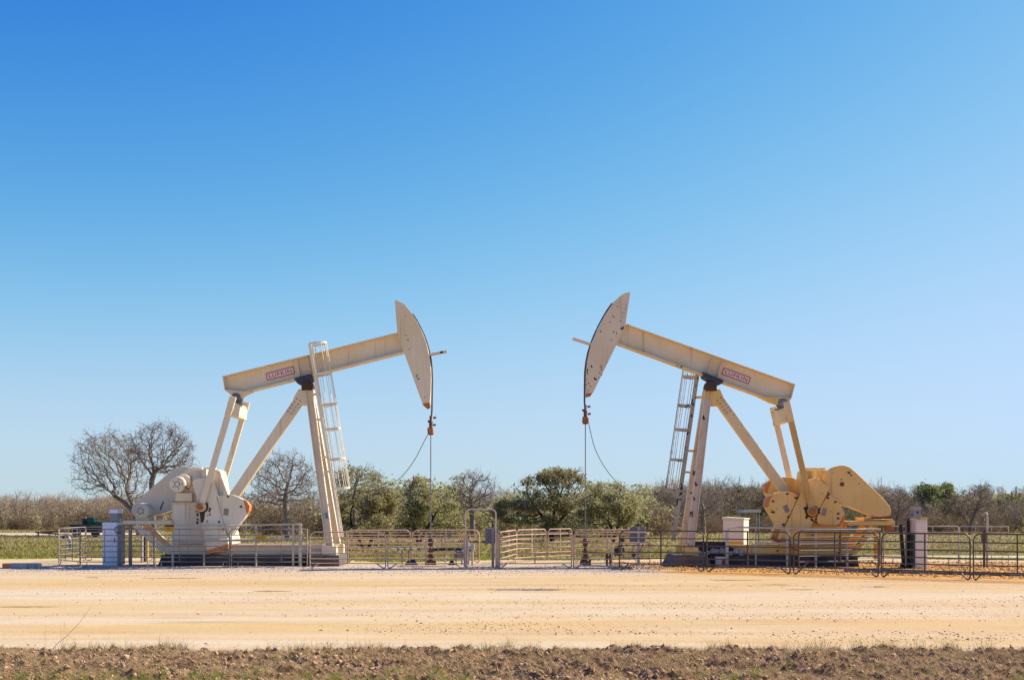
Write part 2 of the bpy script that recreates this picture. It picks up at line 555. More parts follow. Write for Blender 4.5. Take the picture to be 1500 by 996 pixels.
def pumpjack(D):
    Yc, s = D['Yc'], D['s']
    Yn = Yc - 1.06                              # near crank face
    x0 = W(D['root_x'], 800, Yc).x
    root = thing('pumpjack', D['label'], 'pumpjack', (x0, Yc, 0.46))
    paintm, paintw, beamm = D['paint'], D['weight'], D['beam_mat']

    # --- skid
    b = MB()
    xa, xb = W(D['skid'][0], 800, Yc - 0.75).x, W(D['skid'][1], 800, Yc - 0.75).x
    zt = W(0, D['skid_y'], Yc - 0.75).z
    for sy in (-1, 1):
        b.ibeam((xa, Yc + sy * 0.66, (0.46 + zt) / 2), (xb, Yc + sy * 0.66, (0.46 + zt) / 2), zt - 0.46, 0.2, 0.035)
    for k in range(7):
        xx = xa + (xb - xa) * (k + 0.5) / 7
        b.box((xx - 0.07, Yc - 0.555, 0.5), (xx + 0.07, Yc + 0.555, zt - 0.04))
    b.build('skid', paintm, root, 0.006)

    # --- pedestal, gearbox
    b = MB(); b.prism_px(D['pedestal'], Yc - 0.52, Yc + 0.52); b.build('pedestal', paintm, root, 0.02)
    b = MB(); b.prism_px(D['gearbox'], Yc - 0.46, Yc + 0.46)
    g = b.build('gearbox', D['gear_mat'], root, 0.03)
    b = MB()
    for (px, py, w_) in D['gear_lugs']:
        b.cut()
        q = W(px, py, Yc - 0.3)
        b.box((q.x - w_, Yc - 0.3, q.z - 0.02), (q.x + w_, Yc + 0.3, q.z + 0.07))
    b.each('inspection_cover', D['gear_mat'], g, 0.01)

    # --- cranks and counterweights
    arm = poly_xz(D['arm'], Yn)
    sh = W(*D['shaft'], Yn)
    pin = W(*D['pin'], Yn)
    for side in (-1, 1):
        ya, yb = (Yc - 1.06, Yc - 0.62) if side < 0 else (Yc + 0.62, Yc + 1.06)
        b = MB(); b.prism(arm, ya, yb)
        crank = b.build('crank', paintw, root, 0.02)
        b = MB()
        b.lathe((sh.x, Yc + side * 0.63, sh.z), (0, -side, 0), [(0, .19), (0.16, .19)], 24)
        b.build('crank_shaft', 'steel', crank)
        for w_ in (D['weights_near'] if side < 0 else D['weights_far']):
            y2, y3 = (ya + 0.025, yb + 0.06) if side < 0 else (ya - 0.06, yb - 0.025)
            b = MB(); b.prism(poly_xz(MB.rounded(w_['poly']), Yn), y2, y3)
            wo = b.build('counterweight', paintw, root, 0.02)
            yf = y2 if side < 0 else y3
            for t in w_.get('tips', []):
                b = MB(); b.prism(poly_xz(t, Yn), y2 - 0.006, y3 + 0.006)
                b.build('painted_tip', 'orange', wo)
            if side < 0:
                for (px, py, hw, hh, a) in w_.get('slots', []):
                    q = W(px, py, Yn)
                    b = MB()
                    d = Vector((math.sin(a), 0, math.cos(a)))
                    b.flat(q - d * hh + Vector((0, yf - 0.004 - Yn, 0)), q + d * hh + Vector((0, yf - 0.004 - Yn, 0)), hw * 2, 0.012)
                    b.build('lifting_slot', 'scuff_shade', wo, 0.02)
                b = MB()
                for (px, py) in w_.get('bolts', []):
                    q = W(px, py, Yn)
                    b.cut()
                    b.lathe((q.x, yf, q.z), (0, -1, 0), [(0, .05), (0.03, .05), (0.05, .03)], 8)
                if b.v:
                    b.each('bolt', 'rust', wo)
        for t in D['arm_tips']:
            b = MB(); b.prism(poly_xz(t, Yn), ya - 0.006, yb + 0.006)
            b.build('painted_tip', 'orange', crank)
        # crank pin with its wrist bearing, caked in grease
        b = MB()
        b.lathe((pin.x, Yc + side * 1.07, pin.z), (0, side, 0), [(0, .26), (0.07, .25), (0.09, .17), (0.2, .16)], 20)
        b.build('wrist_bearing', 'grease', crank)
        if side < 0:
            b = MB()
            b.lathe((pin.x, Yc - 1.335, pin.z), (0, -1, 0), [(0, .15), (0.05, .15), (0.07, .10)], 12)
            b.build('crank_pin', 'rust_orange', crank)
            b = MB()
            rr = random.Random(5)
            for k in range(D['n_splash']):
                a = rr.uniform(0, 2 * math.pi); dd = rr.uniform(0.18, 0.42)
                q = pin + Vector((math.cos(a) * dd * 0.8, 0, math.sin(a) * dd - D['drip'] * rr.random()))
                r_ = rr.uniform(0.02, 0.06)
                n_ = 9
                b.prism([(q.x + r_ * rr.uniform(.6, 1.2) * math.cos(2 * math.pi * i / n_), q.z + r_ * rr.uniform(.6, 1.5) * math.sin(2 * math.pi * i / n_)) for i in range(n_)], Yc - 1.065, Yc - 1.04)
            if D['drip'] > 0.3:
                b.prism([(pin.x - .12, pin.z - .1), (pin.x + .14, pin.z - .1), (pin.x + .1, pin.z - .45), (pin.x + .06, pin.z - .62), (pin.x - .05, pin.z - .66), (pin.x - .08, pin.z - .4)], Yc - 1.066, Yc - 1.04)
            b.build('grease_stain', 'grease', crank)

    # --- pitman arms + equalizer
    et = W(*D['eq_near'], Yc - 1.1)
    for side in (-1, 1):
        y = Yc + side * 1.2
        p0, p1 = Vector((et.x, y, et.z)), Vector((pin.x, y, pin.z))
        d = (p1 - p0).normalized()
        b = MB()
        b.flat(p0 + d * 0.3, p1, 0.23, 0.13)
        b.lathe((pin.x, y - 0.1, pin.z), (0, 1, 0), [(0, .2), (0.2, .2)], 18)
        po = b.build('pitman_arm', D['pit_mat'][0 if side < 0 else 1], root, 0.012)
        b = MB()
        b.flat(p0 - d * 0.46, p0 + d * 0.36, 0.26, 0.15)
        b.build('pitman_clevis', D['eq_mat'], po, 0.02)
    b = MB()
    b.bar((et.x, Yc - 1.12, et.z - 0.05), (et.x, Yc + 1.12, et.z - 0.05), (1, 0, 0), (0, 0, 1), 0.13, 0.28)
    eq = b.build('equalizer', D['eq_mat'], root, 0.02)
    b = MB()
    b.box((et.x - .24, Yc - .34, et.z + .23), (et.x + .24, Yc + .34, et.z + .30))
    b.lathe((et.x, Yc - .3, et.z + .48), (0, 1, 0), [(0, .14), (0.04, .2), (0.56, .2), (0.6, .14)], 18)
    b.build('equalizer_bearing', 'steel', eq)

    # --- walking beam: I section with stiffeners
    web = poly_xz(D['web'], Yc)
    b = MB(); b.prism(web, Yc - 0.02, Yc + 0.02)
    bm = b.build('walking_beam', beamm, root)
    b = MB()
    t0, t1 = W(*D['top'][0], Yc), W(*D['top'][1], Yc)
    b.flat(t0, t1, 0.045, 0.50)
    b.build('top_flange', D['flange_mat'], bm, 0.006)
    b = MB()
    bt = [W(*q, Yc) for q in D['bottom']]
    for a, c in zip(bt[:-1], bt[1:]):
        b.flat(a, c, 0.05, 0.50)
    b.build('bottom_flange', D['flange_mat'], bm, 0.006)
    for (qa, qb) in D['stiff']:
        b = MB(); b.bar(W(*qa, Yc), W(*qb, Yc), (1, 0, 0), (0, 1, 0), 0.014, 0.23)
        b.build('stiffener', beamm, bm)
    b = MB(); b.prism_px(D['tail'], Yc - 0.2, Yc + 0.2, Yc)
    b.build('tail_bracket', paintm, bm, 0.015)
    # end plate of the beam
    b = MB(); b.flat(W(*D['endplate'][0], Yc), W(*D['endplate'][1], Yc), 0.03, 0.46)
    b.build('end_plate', beamm, bm)

    # --- name plate
    q = [W(a, c, Yc - 0.055) for a, c in D['plate']]     # tl tr br bl
    ux = (q[1] - q[0]); uz = (q[0] - q[3])
    Lx, Lz = ux.length, uz.length
    ux.normalize(); uz = Vector((-ux.z, 0, ux.x)); 
    o_ = q[3]
    b = MB()
    P = lambda u, v, y: o_ + ux * u + uz * v + Vector((0, y, 0))
    b.add([P(0, 0, 0), P(Lx, 0, 0), P(Lx, Lz, 0), P(0, Lz, 0), P(0, 0, .03), P(Lx, 0, .03), P(Lx, Lz, .03), P(0, Lz, .03)],
          [(0, 1, 2, 3), (7, 6, 5, 4), (1, 0, 4, 5), (2, 1, 5, 6), (3, 2, 6, 7), (0, 3, 7, 4)])
    pl = b.build('nameplate', 'plate_w', root)
    b = MB()
    w_ = 0.028
    for (u0, v0, u1, v1) in ((0, 0, Lx, w_), (0, Lz - w_, Lx, Lz), (0, w_, w_, Lz - w_), (Lx - w_, w_, Lx, Lz - w_)):
        b.add([P(u0, v0, -.006), P(u1, v0, -.006), P(u1, v1, -.006), P(u0, v1, -.006), P(u0, v0, .001), P(u1, v0, .001), P(u1, v1, .001), P(u0, v1, .001)],
              [(0, 1, 2, 3), (7, 6, 5, 4), (1, 0, 4, 5), (2, 1, 5, 6), (3, 2, 6, 7), (0, 3, 7, 4)])
    b.build('border', 'plate_r', pl)
    cu = bpy.data.curves.new('lettering', 'FONT')
    cu.body = 'LUFKIN'
    cu.size = 1.0
    cu.extrude = 0.01
    cu.offset = 0.006
    cu.space_character = 1.18
    tmp = bpy.data.objects.new('lettering', cu)
    me = bpy.data.meshes.new_from_object(tmp)
    bpy.data.objects.remove(tmp)
    xs = [v.co.x for v in me.vertices]; zs = [v.co.y for v in me.vertices]
    tw, th = Lx - 0.22, Lz * 0.50
    for v in me.vertices:
        u_ = (v.co.x - min(xs)) / (max(xs) - min(xs)) * tw + 0.11
        v_ = (v.co.y - min(zs)) / (max(zs) - min(zs)) * th + Lz * 0.25
        c = P(u_, v_, -0.004 - v.co.z * 0.1) - root.location
        v.co = c
    me.materials.append(M['plate_r'])
    lo = bpy.data.objects.new('lettering', me); COL.objects.link(lo); lo.parent = pl

    # --- saddle bearing
    b = MB(); b.prism_px(D['saddle'], Yc - 0.4, Yc + 0.4, Yc)
    sd = b.build('saddle', 'navy', root, 0.03)
    c = W(*D['bearing'], Yc)
    b = MB()
    b.lathe((c.x, Yc - .42, c.z), (0, 1, 0), [(0, .12), (.04, .2), (.8, .2), (.84, .12)], 18)
    b.box((c.x - .22, Yc - .36, c.z - .24), (c.x + .22, Yc + .36, c.z - .02))
    b.build('centre_bearing', 'rust_dark', sd)

    # --- samson post
    top = W(*D['post_top'], Yc)
    foot = W(*D['post_foot'], Yc - 1.0)
    b = MB(); b.prism_px(D['gusset'], Yc - 0.22, Yc + 0.22, Yc)
    b.build('post_cap', paintm, root, 0.01)
    for side in (-1, 1):
        b = MB()
        b.ibeam((top.x, Yc + side * .16, top.z), (foot.x, Yc + side * 1.0, foot.z), 0.30, 0.27, 0.03)
        lg = b.build('front_leg', D['leg_mat'], root)
        b = MB()
        b.box((foot.x - .3, Yc + side * 1.0 - .2, 0.46), (foot.x + .3, Yc + side * 1.0 + .2, foot.z + 0.02))
        b.build('leg_shoe', paintm, lg, 0.01)
    ra, rb = W(*D['rear'][0], Yc), W(*D['rear'][1], Yc)
    b = MB(); b.flat(ra, rb, 0.38, 0.34)
    b.build('rear_leg', D['rear_mat'], root, 0.012)
    b = MB(); b.prism_px(D['rear_foot'], Yc - 0.3, Yc + 0.3, Yc); b.build('rear_foot', paintm, root, 0.01)

    b = MB()
    dr_ = (rb - ra).normalized(); nr_ = Vector((-dr_.z, 0, dr_.x))
    for k in range(5):
        for sd_ in (-.09, .09):
            q_ = ra + dr_ * (.12 + .16 * k) + nr_ * sd_
            b.cut(); b.lathe((q_.x, Yc - .225, q_.z), (0, -1, 0), [(0, .032), (.02, .032), (.03, .02)], 6)
    b.each('leg_bolt', 'scuff_shade', root)
    # --- horse head
    hd = poly_xz(D['head'], Yc)
    b = MB(); b.prism(hd, Yc - 0.24, Yc + 0.24)
    ho = b.build('horsehead', D['head_mat'], root, 0.008)
    b = MB(); b.prism_px(D['head_tip'], Yc - 0.245, Yc + 0.245, Yc)
    b.build('rusty_tip', 'rust_orange', ho)
    b = MB(); b.flat(W(*D['prong'][0], Yc), W(*D['prong'][1], Yc), 0.09, 0.09, -.16)
    b.flat(W(*D['prong'][0], Yc), W(*D['prong'][1], Yc), 0.03, 0.34, 0.03)
    b.build('wireline_guide', 'cream_chip', ho)
    b = MB()
    for (px, py, r_) in D['head_marks']:
        q_ = W(px, py, Yc - 0.24)
        b.cut()
        b.lathe((q_.x, Yc - 0.235, q_.z), (0, -1, 0), [(0, r_ * .62), (0.012, r_ * .55)], 6)
    b.each('chipped_spot', 'scuff_shade', ho)
    # bridle wire ropes over the curved face, down to the carrier bar
    ctop, cbot = D['carrier']
    for sy in (-0.13, 0.13):
        pts = []
        for (px, py) in D['wire']:
            q_ = W(px, py, Yc); pts.append((q_.x + s * 0.03, Yc + sy, q_.z))
        q_ = W(D['rod_x'], (ctop + cbot) / 2, Yc); pts.append((q_.x, Yc + sy * 0.8, q_.z))
        b = MB(); b.tube(pts, 0.028, 6); b.build('bridle_rope', 'wire', root)
    rx = W(D['rod_x'], 0, Yc).x
    zc = W(0, cbot - 4, Yc).z
    b = MB()
    b.box((rx - .12, Yc - .3, zc - .09), (rx + .12, Yc + .3, zc + .09))
    cb = b.build('carrier_bar', 'rust_orange', root, 0.03)
    b = MB()
    b.lathe((rx, Yc, zc - .14), (0, 0, 1), [(0, .1), (.05, .12), (.3, .1), (.34, .07), (.55, .085), (.6, .05), (.78, .06), (.8, .03)], 12)
    for k in range(4):
        b.lathe((rx + (.1 if k % 2 else -.12), Yc - .2 + .1 * k, zc + .1 + .16 * k), (1, 0.3, 0.2), [(0, .05), (.12, .04)], 8)
    b.build('rod_clamp', 'rust', cb)
    b = MB()
    zt2 = W(0, ctop, Yc).z
    b.tube([(rx, Yc, zt2 - .2), (rx, Yc, 0.75)], 0.021, 8)
    b.build('polished_rod', 'rod', root)
    # sagging instrument cable
    pts = [W(a, c_, Yc + d_) for a, c_, d_ in D['cable']]
    sm = []
    for i in range(len(pts) - 1):
        p0 = pts[max(i - 1, 0)]; p1 = pts[i]; p2 = pts[i + 1]; p3 = pts[min(i + 2, len(pts) - 1)]
        for k in range(5):
            t = k / 5
            sm.append(0.5 * ((2 * p1) + (p2 - p0) * t + (2 * p0 - 5 * p1 + 4 * p2 - p3) * t * t + (3 * p1 - p0 - 3 * p2 + p3) * t ** 3))
    sm.append(pts[-1])
    b = MB(); b.tube(sm, 0.015, 5); b.build('instrument_cable', 'wire', root)

    # --- ladder with safety cage
    dl = D['lad_dy']
    a, c = W(*D['ladder'][0], Yc + dl), W(*D['ladder'][1], Yc + dl)
    d = (c - a).normalized()
    nrm = Vector((-d.z, 0, d.x)) * 1.0
    if nrm.x * s < 0: nrm = -nrm                 # towards the well
    b = MB()
    for sy in (-.23, .23):
        b.flat(a + Vector((0, sy, 0)), c + Vector((0, sy, 0)), 0.11, 0.035)
    ld = b.build('ladder', D['lad_mat'], root)
    b = MB()
    n_ = int((c - a).length / 0.305)
    for k in range(1, n_):
        p = a + d * (0.305 * k)
        b.cut()
        b.tube([p + Vector((0, -.23, 0)), p + Vector((0, .23, 0))], 0.014, 6)
    b.each('rung', D['lad_mat'], ld)
    hoops = [W(px, py, Yc + dl) for px, py in D['hoops']]
    R, DEP = 0.36, D['cage']
    ang = [math.pi * i / 14 for i in range(15)]
    prof = [(-math.cos(t) * R, (math.sin(t) ** 0.75) * DEP) for t in ang]
    b = MB()
    rings = []
    for hp in hoops:
        tt = (hp - a).dot(d)
        base = a + d * tt
        out = Vector((s, 0, D['hoop_tilt']))
        ring = [base + Vector((0, y_, 0)) + out * x_ for y_, x_ in prof]
        rings.append(ring)
        b.cut()
        for p, q2 in zip(ring[:-1], ring[1:]):
            e = (q2 - p).normalized()
            b.bar(p, q2, Vector((0, 0, 1)), e.cross(Vector((0, 0, 1))), 0.042, 0.006)
    b.each('cage_hoop', D['lad_mat'], ld)
    b = MB()
    for i in (1, 3, 5, 7, 9, 11, 13):
        b.cut()
        for r0, r1 in zip(rings[:-1], rings[1:]):
            b.tube([r0[i], r1[i]], 0.013, 5, cap=False)
    b.each('cage_strap', D['lad_strap'], ld)
    b = MB()
    for (px, py, qx, qy) in D['standoffs']:
        p, q2 = W(px, py, Yc + dl), W(qx, qy, Yc + dl)
        b.cut()
        for sy in (-.2, .2):
            b.flat(p + Vector((0, sy, 0)), q2 + Vector((0, sy * .8, 0)), 0.07, 0.03)
    b.each('ladder_bracket', paintm, ld)

    # --- motor platform, motor, belt guard
    b = MB(); pf = D['platform']
    b.prism_px(pf, Yc - 0.75, Yc + 0.75)
    pfo = b.build('motor_platform', paintm, root, 0.008)
    for side in (-1, 1):
        b = MB()
        p0, p1 = W(*D['brace'][0], Yc - .6), W(*D['brace'][1], Yc - .6)
        b.flat((p0.x, Yc + side * .6, p0.z), (p1.x, Yc + side * .6, p1.z), 0.24, 0.12)
        b.build('platform_brace', D['brace_mat'], pfo, 0.008)
    mx, my, mr = D['motor']
    ym = Yc + D['motor_y']
    cpt = W(mx, my, ym)
    b = MB()
    prof = [(0, mr * .62), (.03, mr * .9), (.06, mr), (.22, mr), (.23, mr * .94)]
    x_ = .23
    while x_ < .72:
        prof += [(x_, mr * .92), (x_ + .01, mr * .97), (x_ + .025, mr * .97), (x_ + .03, mr * .92)]
        x_ += .05
    prof += [(.76, mr), (.85, mr * .9), (.88, mr * .3)]
    b.lathe(cpt, (0, 1, 0), prof, 26)
    b.box((cpt.x - mr * .8, ym + .15, W(0, D['platform_top'], Yc - .75).z), (cpt.x + mr * .8, ym + .72, cpt.z - mr * .75))
    mo = b.build('motor', 'rail_cream', root)
    b = MB()
    for k in range(6):
        a_ = k * math.pi / 3 + .3
        b.cut()
        q_ = cpt + Vector((math.cos(a_) * mr * .36, -.004, math.sin(a_) * mr * .36))
        b.lathe((q_.x, ym - .004, q_.z), (0, 1, 0), [(0, mr * .15), (.01, mr * .15)], 8)
    b.each('vent', 'scuff_shade', mo)
    gy0, gy1 = D['guard_y']
    b = MB(); b.prism_px(MB.rounded(D['guard']), Yc + gy0, Yc + gy1)
    go = b.build('belt_guard', D['guard_mat'], root, 0.03)
    if D.get('guard_hub'):
        q_ = W(*D['guard_hub'], Yc + gy0)
        b = MB(); b.lathe((q_.x, Yc + gy0 + .01, q_.z), (0, -1, 0), [(0, .1), (.03, .09)], 14); b.build('shaft_cap', 'rust', go)
    if D.get('drum'):
        q_ = W(*D['drum'], Yc - .85)
        b = MB()
        b.lathe((q_.x, Yc - .85, q_.z), (0, 1, 0), [(0, .10), (.001, .29), (.03, .33), (.22, .33), (.23, .16), (.42, .16)], 30)
        dr = b.build('brake_drum', 'cream_clean', root)
        b = MB()
        for k in range(5):
            a_ = k * 2 * math.pi / 5
            b.lathe((q_.x + math.cos(a_) * .2, Yc - .85, q_.z + math.sin(a_) * .2), (0, -1, 0), [(0, .03), (.02, .025)], 8)
        b.torus((q_.x, Yc - .852, q_.z), (0, 1, 0), .11, .018, 16, 5)
        b.build('drum_bolt', 'scuff_shade', dr)
        b = MB()
        b.lathe((q_.x + .17, Yc - .6, q_.z + .1), (0, 1, 0), [(0, .30), (.03, .34), (.16, .34)], 26)
        b.build('bearing_housing', 'cream', root)
    for (nm, mt, polys, y0, y1) in D.get('extras', []):
        b = MB()
        for pgn in polys:
            b.prism_px(pgn, Yc + y0, Yc + y1)
        b.build(nm, mt, root, 0.008)
    return root


LEFT = dict(
    Yc=47.5, s=1, root_x=370, label='cream white pumpjack with head facing right and ladder in front of its beam',
    paint='cream', weight='cream_clean', beam_mat='beam', flange_mat='cream', gear_mat='cream', leg_mat='cream', rear_mat='cream',
    pit_mat=('cream', 'cream'), eq_mat='cream', head_mat='beam', lad_mat='cream_clean', lad_strap='cream_clean', brace_mat='cream', guard_mat='cream',
    skid=(241, 496), skid_y=797.5,
    pedestal=[(252, 735), (290, 735), (332, 752), (340, 797), (252, 797)],
    gearbox=[(258, 712), (262, 695), (276, 687.5), (318, 687.5), (323, 690), (329, 722), (334, 752), (262, 736)],
    gear_lugs=[(285, 687, .3), (305, 687, .2)],
    arm=[(281, 706), (285, 701), (301, 699), (309, 701), (316, 724), (334, 791), (334, 802), (304, 811.5), (297, 780), (289, 742), (288, 728)],
    arm_tips=[[(303, 806), (334, 796), (334.3, 802.5), (304, 812)]],
    shaft=(297, 712), pin=(296, 742),
    weights_near=[dict(poly=[(316.6, 727), (325, 725), (340, 724), (352, 729), (361, 734.5), (365, 741), (364, 748), (357.5, 759), (349, 769), (334.6, 790)],
                       tips=[[(356, 731.2), (361.3, 734.2), (365.4, 740.8), (364.4, 748), (361.3, 753), (359, 742)]],
                       slots=[(331, 749.5, .10, .14, .1)], bolts=[(334, 727), (353, 742), (321, 764), (327, 775)])],
    weights_far=[dict(poly=[(287, 742), (296, 780), (303, 805), (280, 790), (268, 770), (265, 755), (272, 744)])],
    n_splash=26, drip=0.5,
    eq_near=(338, 597),
    web=[(328.5, 553), (583, 489.5), (592, 515), (360, 573.5), (331.5, 571)],
    top=[(327.5, 552.8), (583, 489)], bottom=[(594, 516), (360, 575), (331.5, 572)],
    stiff=[((436, 528), (440.5, 552)), ((451, 524), (456, 548.5))],
    tail=[(332, 573), (360, 575.5), (371, 574), (358, 580), (354, 584), (345, 584), (340, 579)],
    endplate=[(328.5, 553), (331.5, 572)],
    plate=[(389.6, 547), (430, 536.6), (432, 547.2), (391.6, 557.4)],
    saddle=[(433, 555.5), (458, 549), (461, 556), (455, 560), (446, 562.5), (438, 563.5)],
    bearing=(451.5, 564),
    post_top=(454, 573), post_foot=(483, 800),
    gusset=[(438.5, 571), (459.5, 570.5), (463, 592), (452, 594), (434, 593), (431, 584)],
    rear=[(441, 583), (318, 764)], rear_foot=[(305, 752), (334, 752), (338, 790), (305, 790)],
    head=[(579, 440.5), (588, 444), (593.5, 447), (604, 460), (615.5, 480), (624.7, 501.6), (630.2, 527), (632, 550), (631.4, 573), (630, 596), (626, 598.5), (620, 593.5), (592, 516), (582.7, 488)],
    head_tip=[(621, 591.5), (630.3, 590), (630.1, 596.3), (626, 598.8), (619.9, 593.7)],
    prong=[(629, 520.5), (655, 515.5)],
    head_marks=[(594, 463, .05), (595, 491, .06), (597, 497, .05), (598, 499, .05), (599, 512, .04), (611, 550, .07), (613, 555, .08), (610, 552, .05), (622, 582, .04), (588, 452, .03)],
    wire=[(604, 460), (610, 469.5), (615.5, 480), (620.6, 490.5), (624.7, 501.6), (628, 514), (630.4, 527), (631.8, 540), (632.3, 555), (632, 575), (631.7, 600)],
    carrier=(606, 636), rod_x=631,
    cable=[(628, 634, -.3), (622, 645, -.3), (608, 672, -.3), (592, 694, -.3), (576, 707, -.3), (555, 716, -.4), (535, 720, -.5), (512, 714, -.5)],
    lad_dy=-0.56, ladder=[(455, 505), (500.5, 786)], cage=0.66, hoop_tilt=0.13,
    hoops=[(455, 505), (463, 549.5), (470, 594.5), (476, 630), (482, 674), (488.5, 717)],
    standoffs=[(467, 577, 459, 578), (475, 614, 464, 615), (484, 669, 472, 670), (487, 690, 475, 691)],
    platform=[(180, 762.5), (252, 762.5), (252, 767.5), (180, 767.5)], platform_top=762.5,
    brace=[(199, 768.5), (240, 806)],
    motor=(206, 748, .33), motor_y=-0.75,
    guard=[(194, 740), (212, 722.5), (248, 692), (255, 686), (265, 682.5), (277, 683.5), (287, 689), (290, 710), (284, 728), (262, 744), (224, 757), (196, 757), (192, 748)],
    guard_y=(0.55, 0.88), drum=(259.5, 709),
    extras=[('sheave_bracket', 'cream', [[(257, 722), (281, 722), (281, 734), (257, 734)]], -0.7, -0.52),
            ('pedestal_door', 'cream_clean', [[(254, 738), (277, 738), (277, 794), (254, 794)]], -0.545, -0.52),
            ('pedestal_ledge_shade', 'scuff_shade', [[(251, 733.6), (283, 733.6), (283, 735.2), (251, 735.2)]], -0.62, 0.52),  # dark grey puts the shade below the drum into the ledge's colour
            ('crank_cover', 'cream_clean', [[(296.5, 687), (302, 687), (302.5, 700), (295.5, 700)]], -0.95, -0.46),
            ('belt_tensioner', 'wire', [[(234, 744), (239, 733.5), (240, 734), (235, 748)]], -0.2, -0.15),
            ('grease_line', 'wire', [[(271, 712), (277, 715.5), (276.5, 717), (270.5, 713.5)]], -0.9, -0.86),
            ],
)
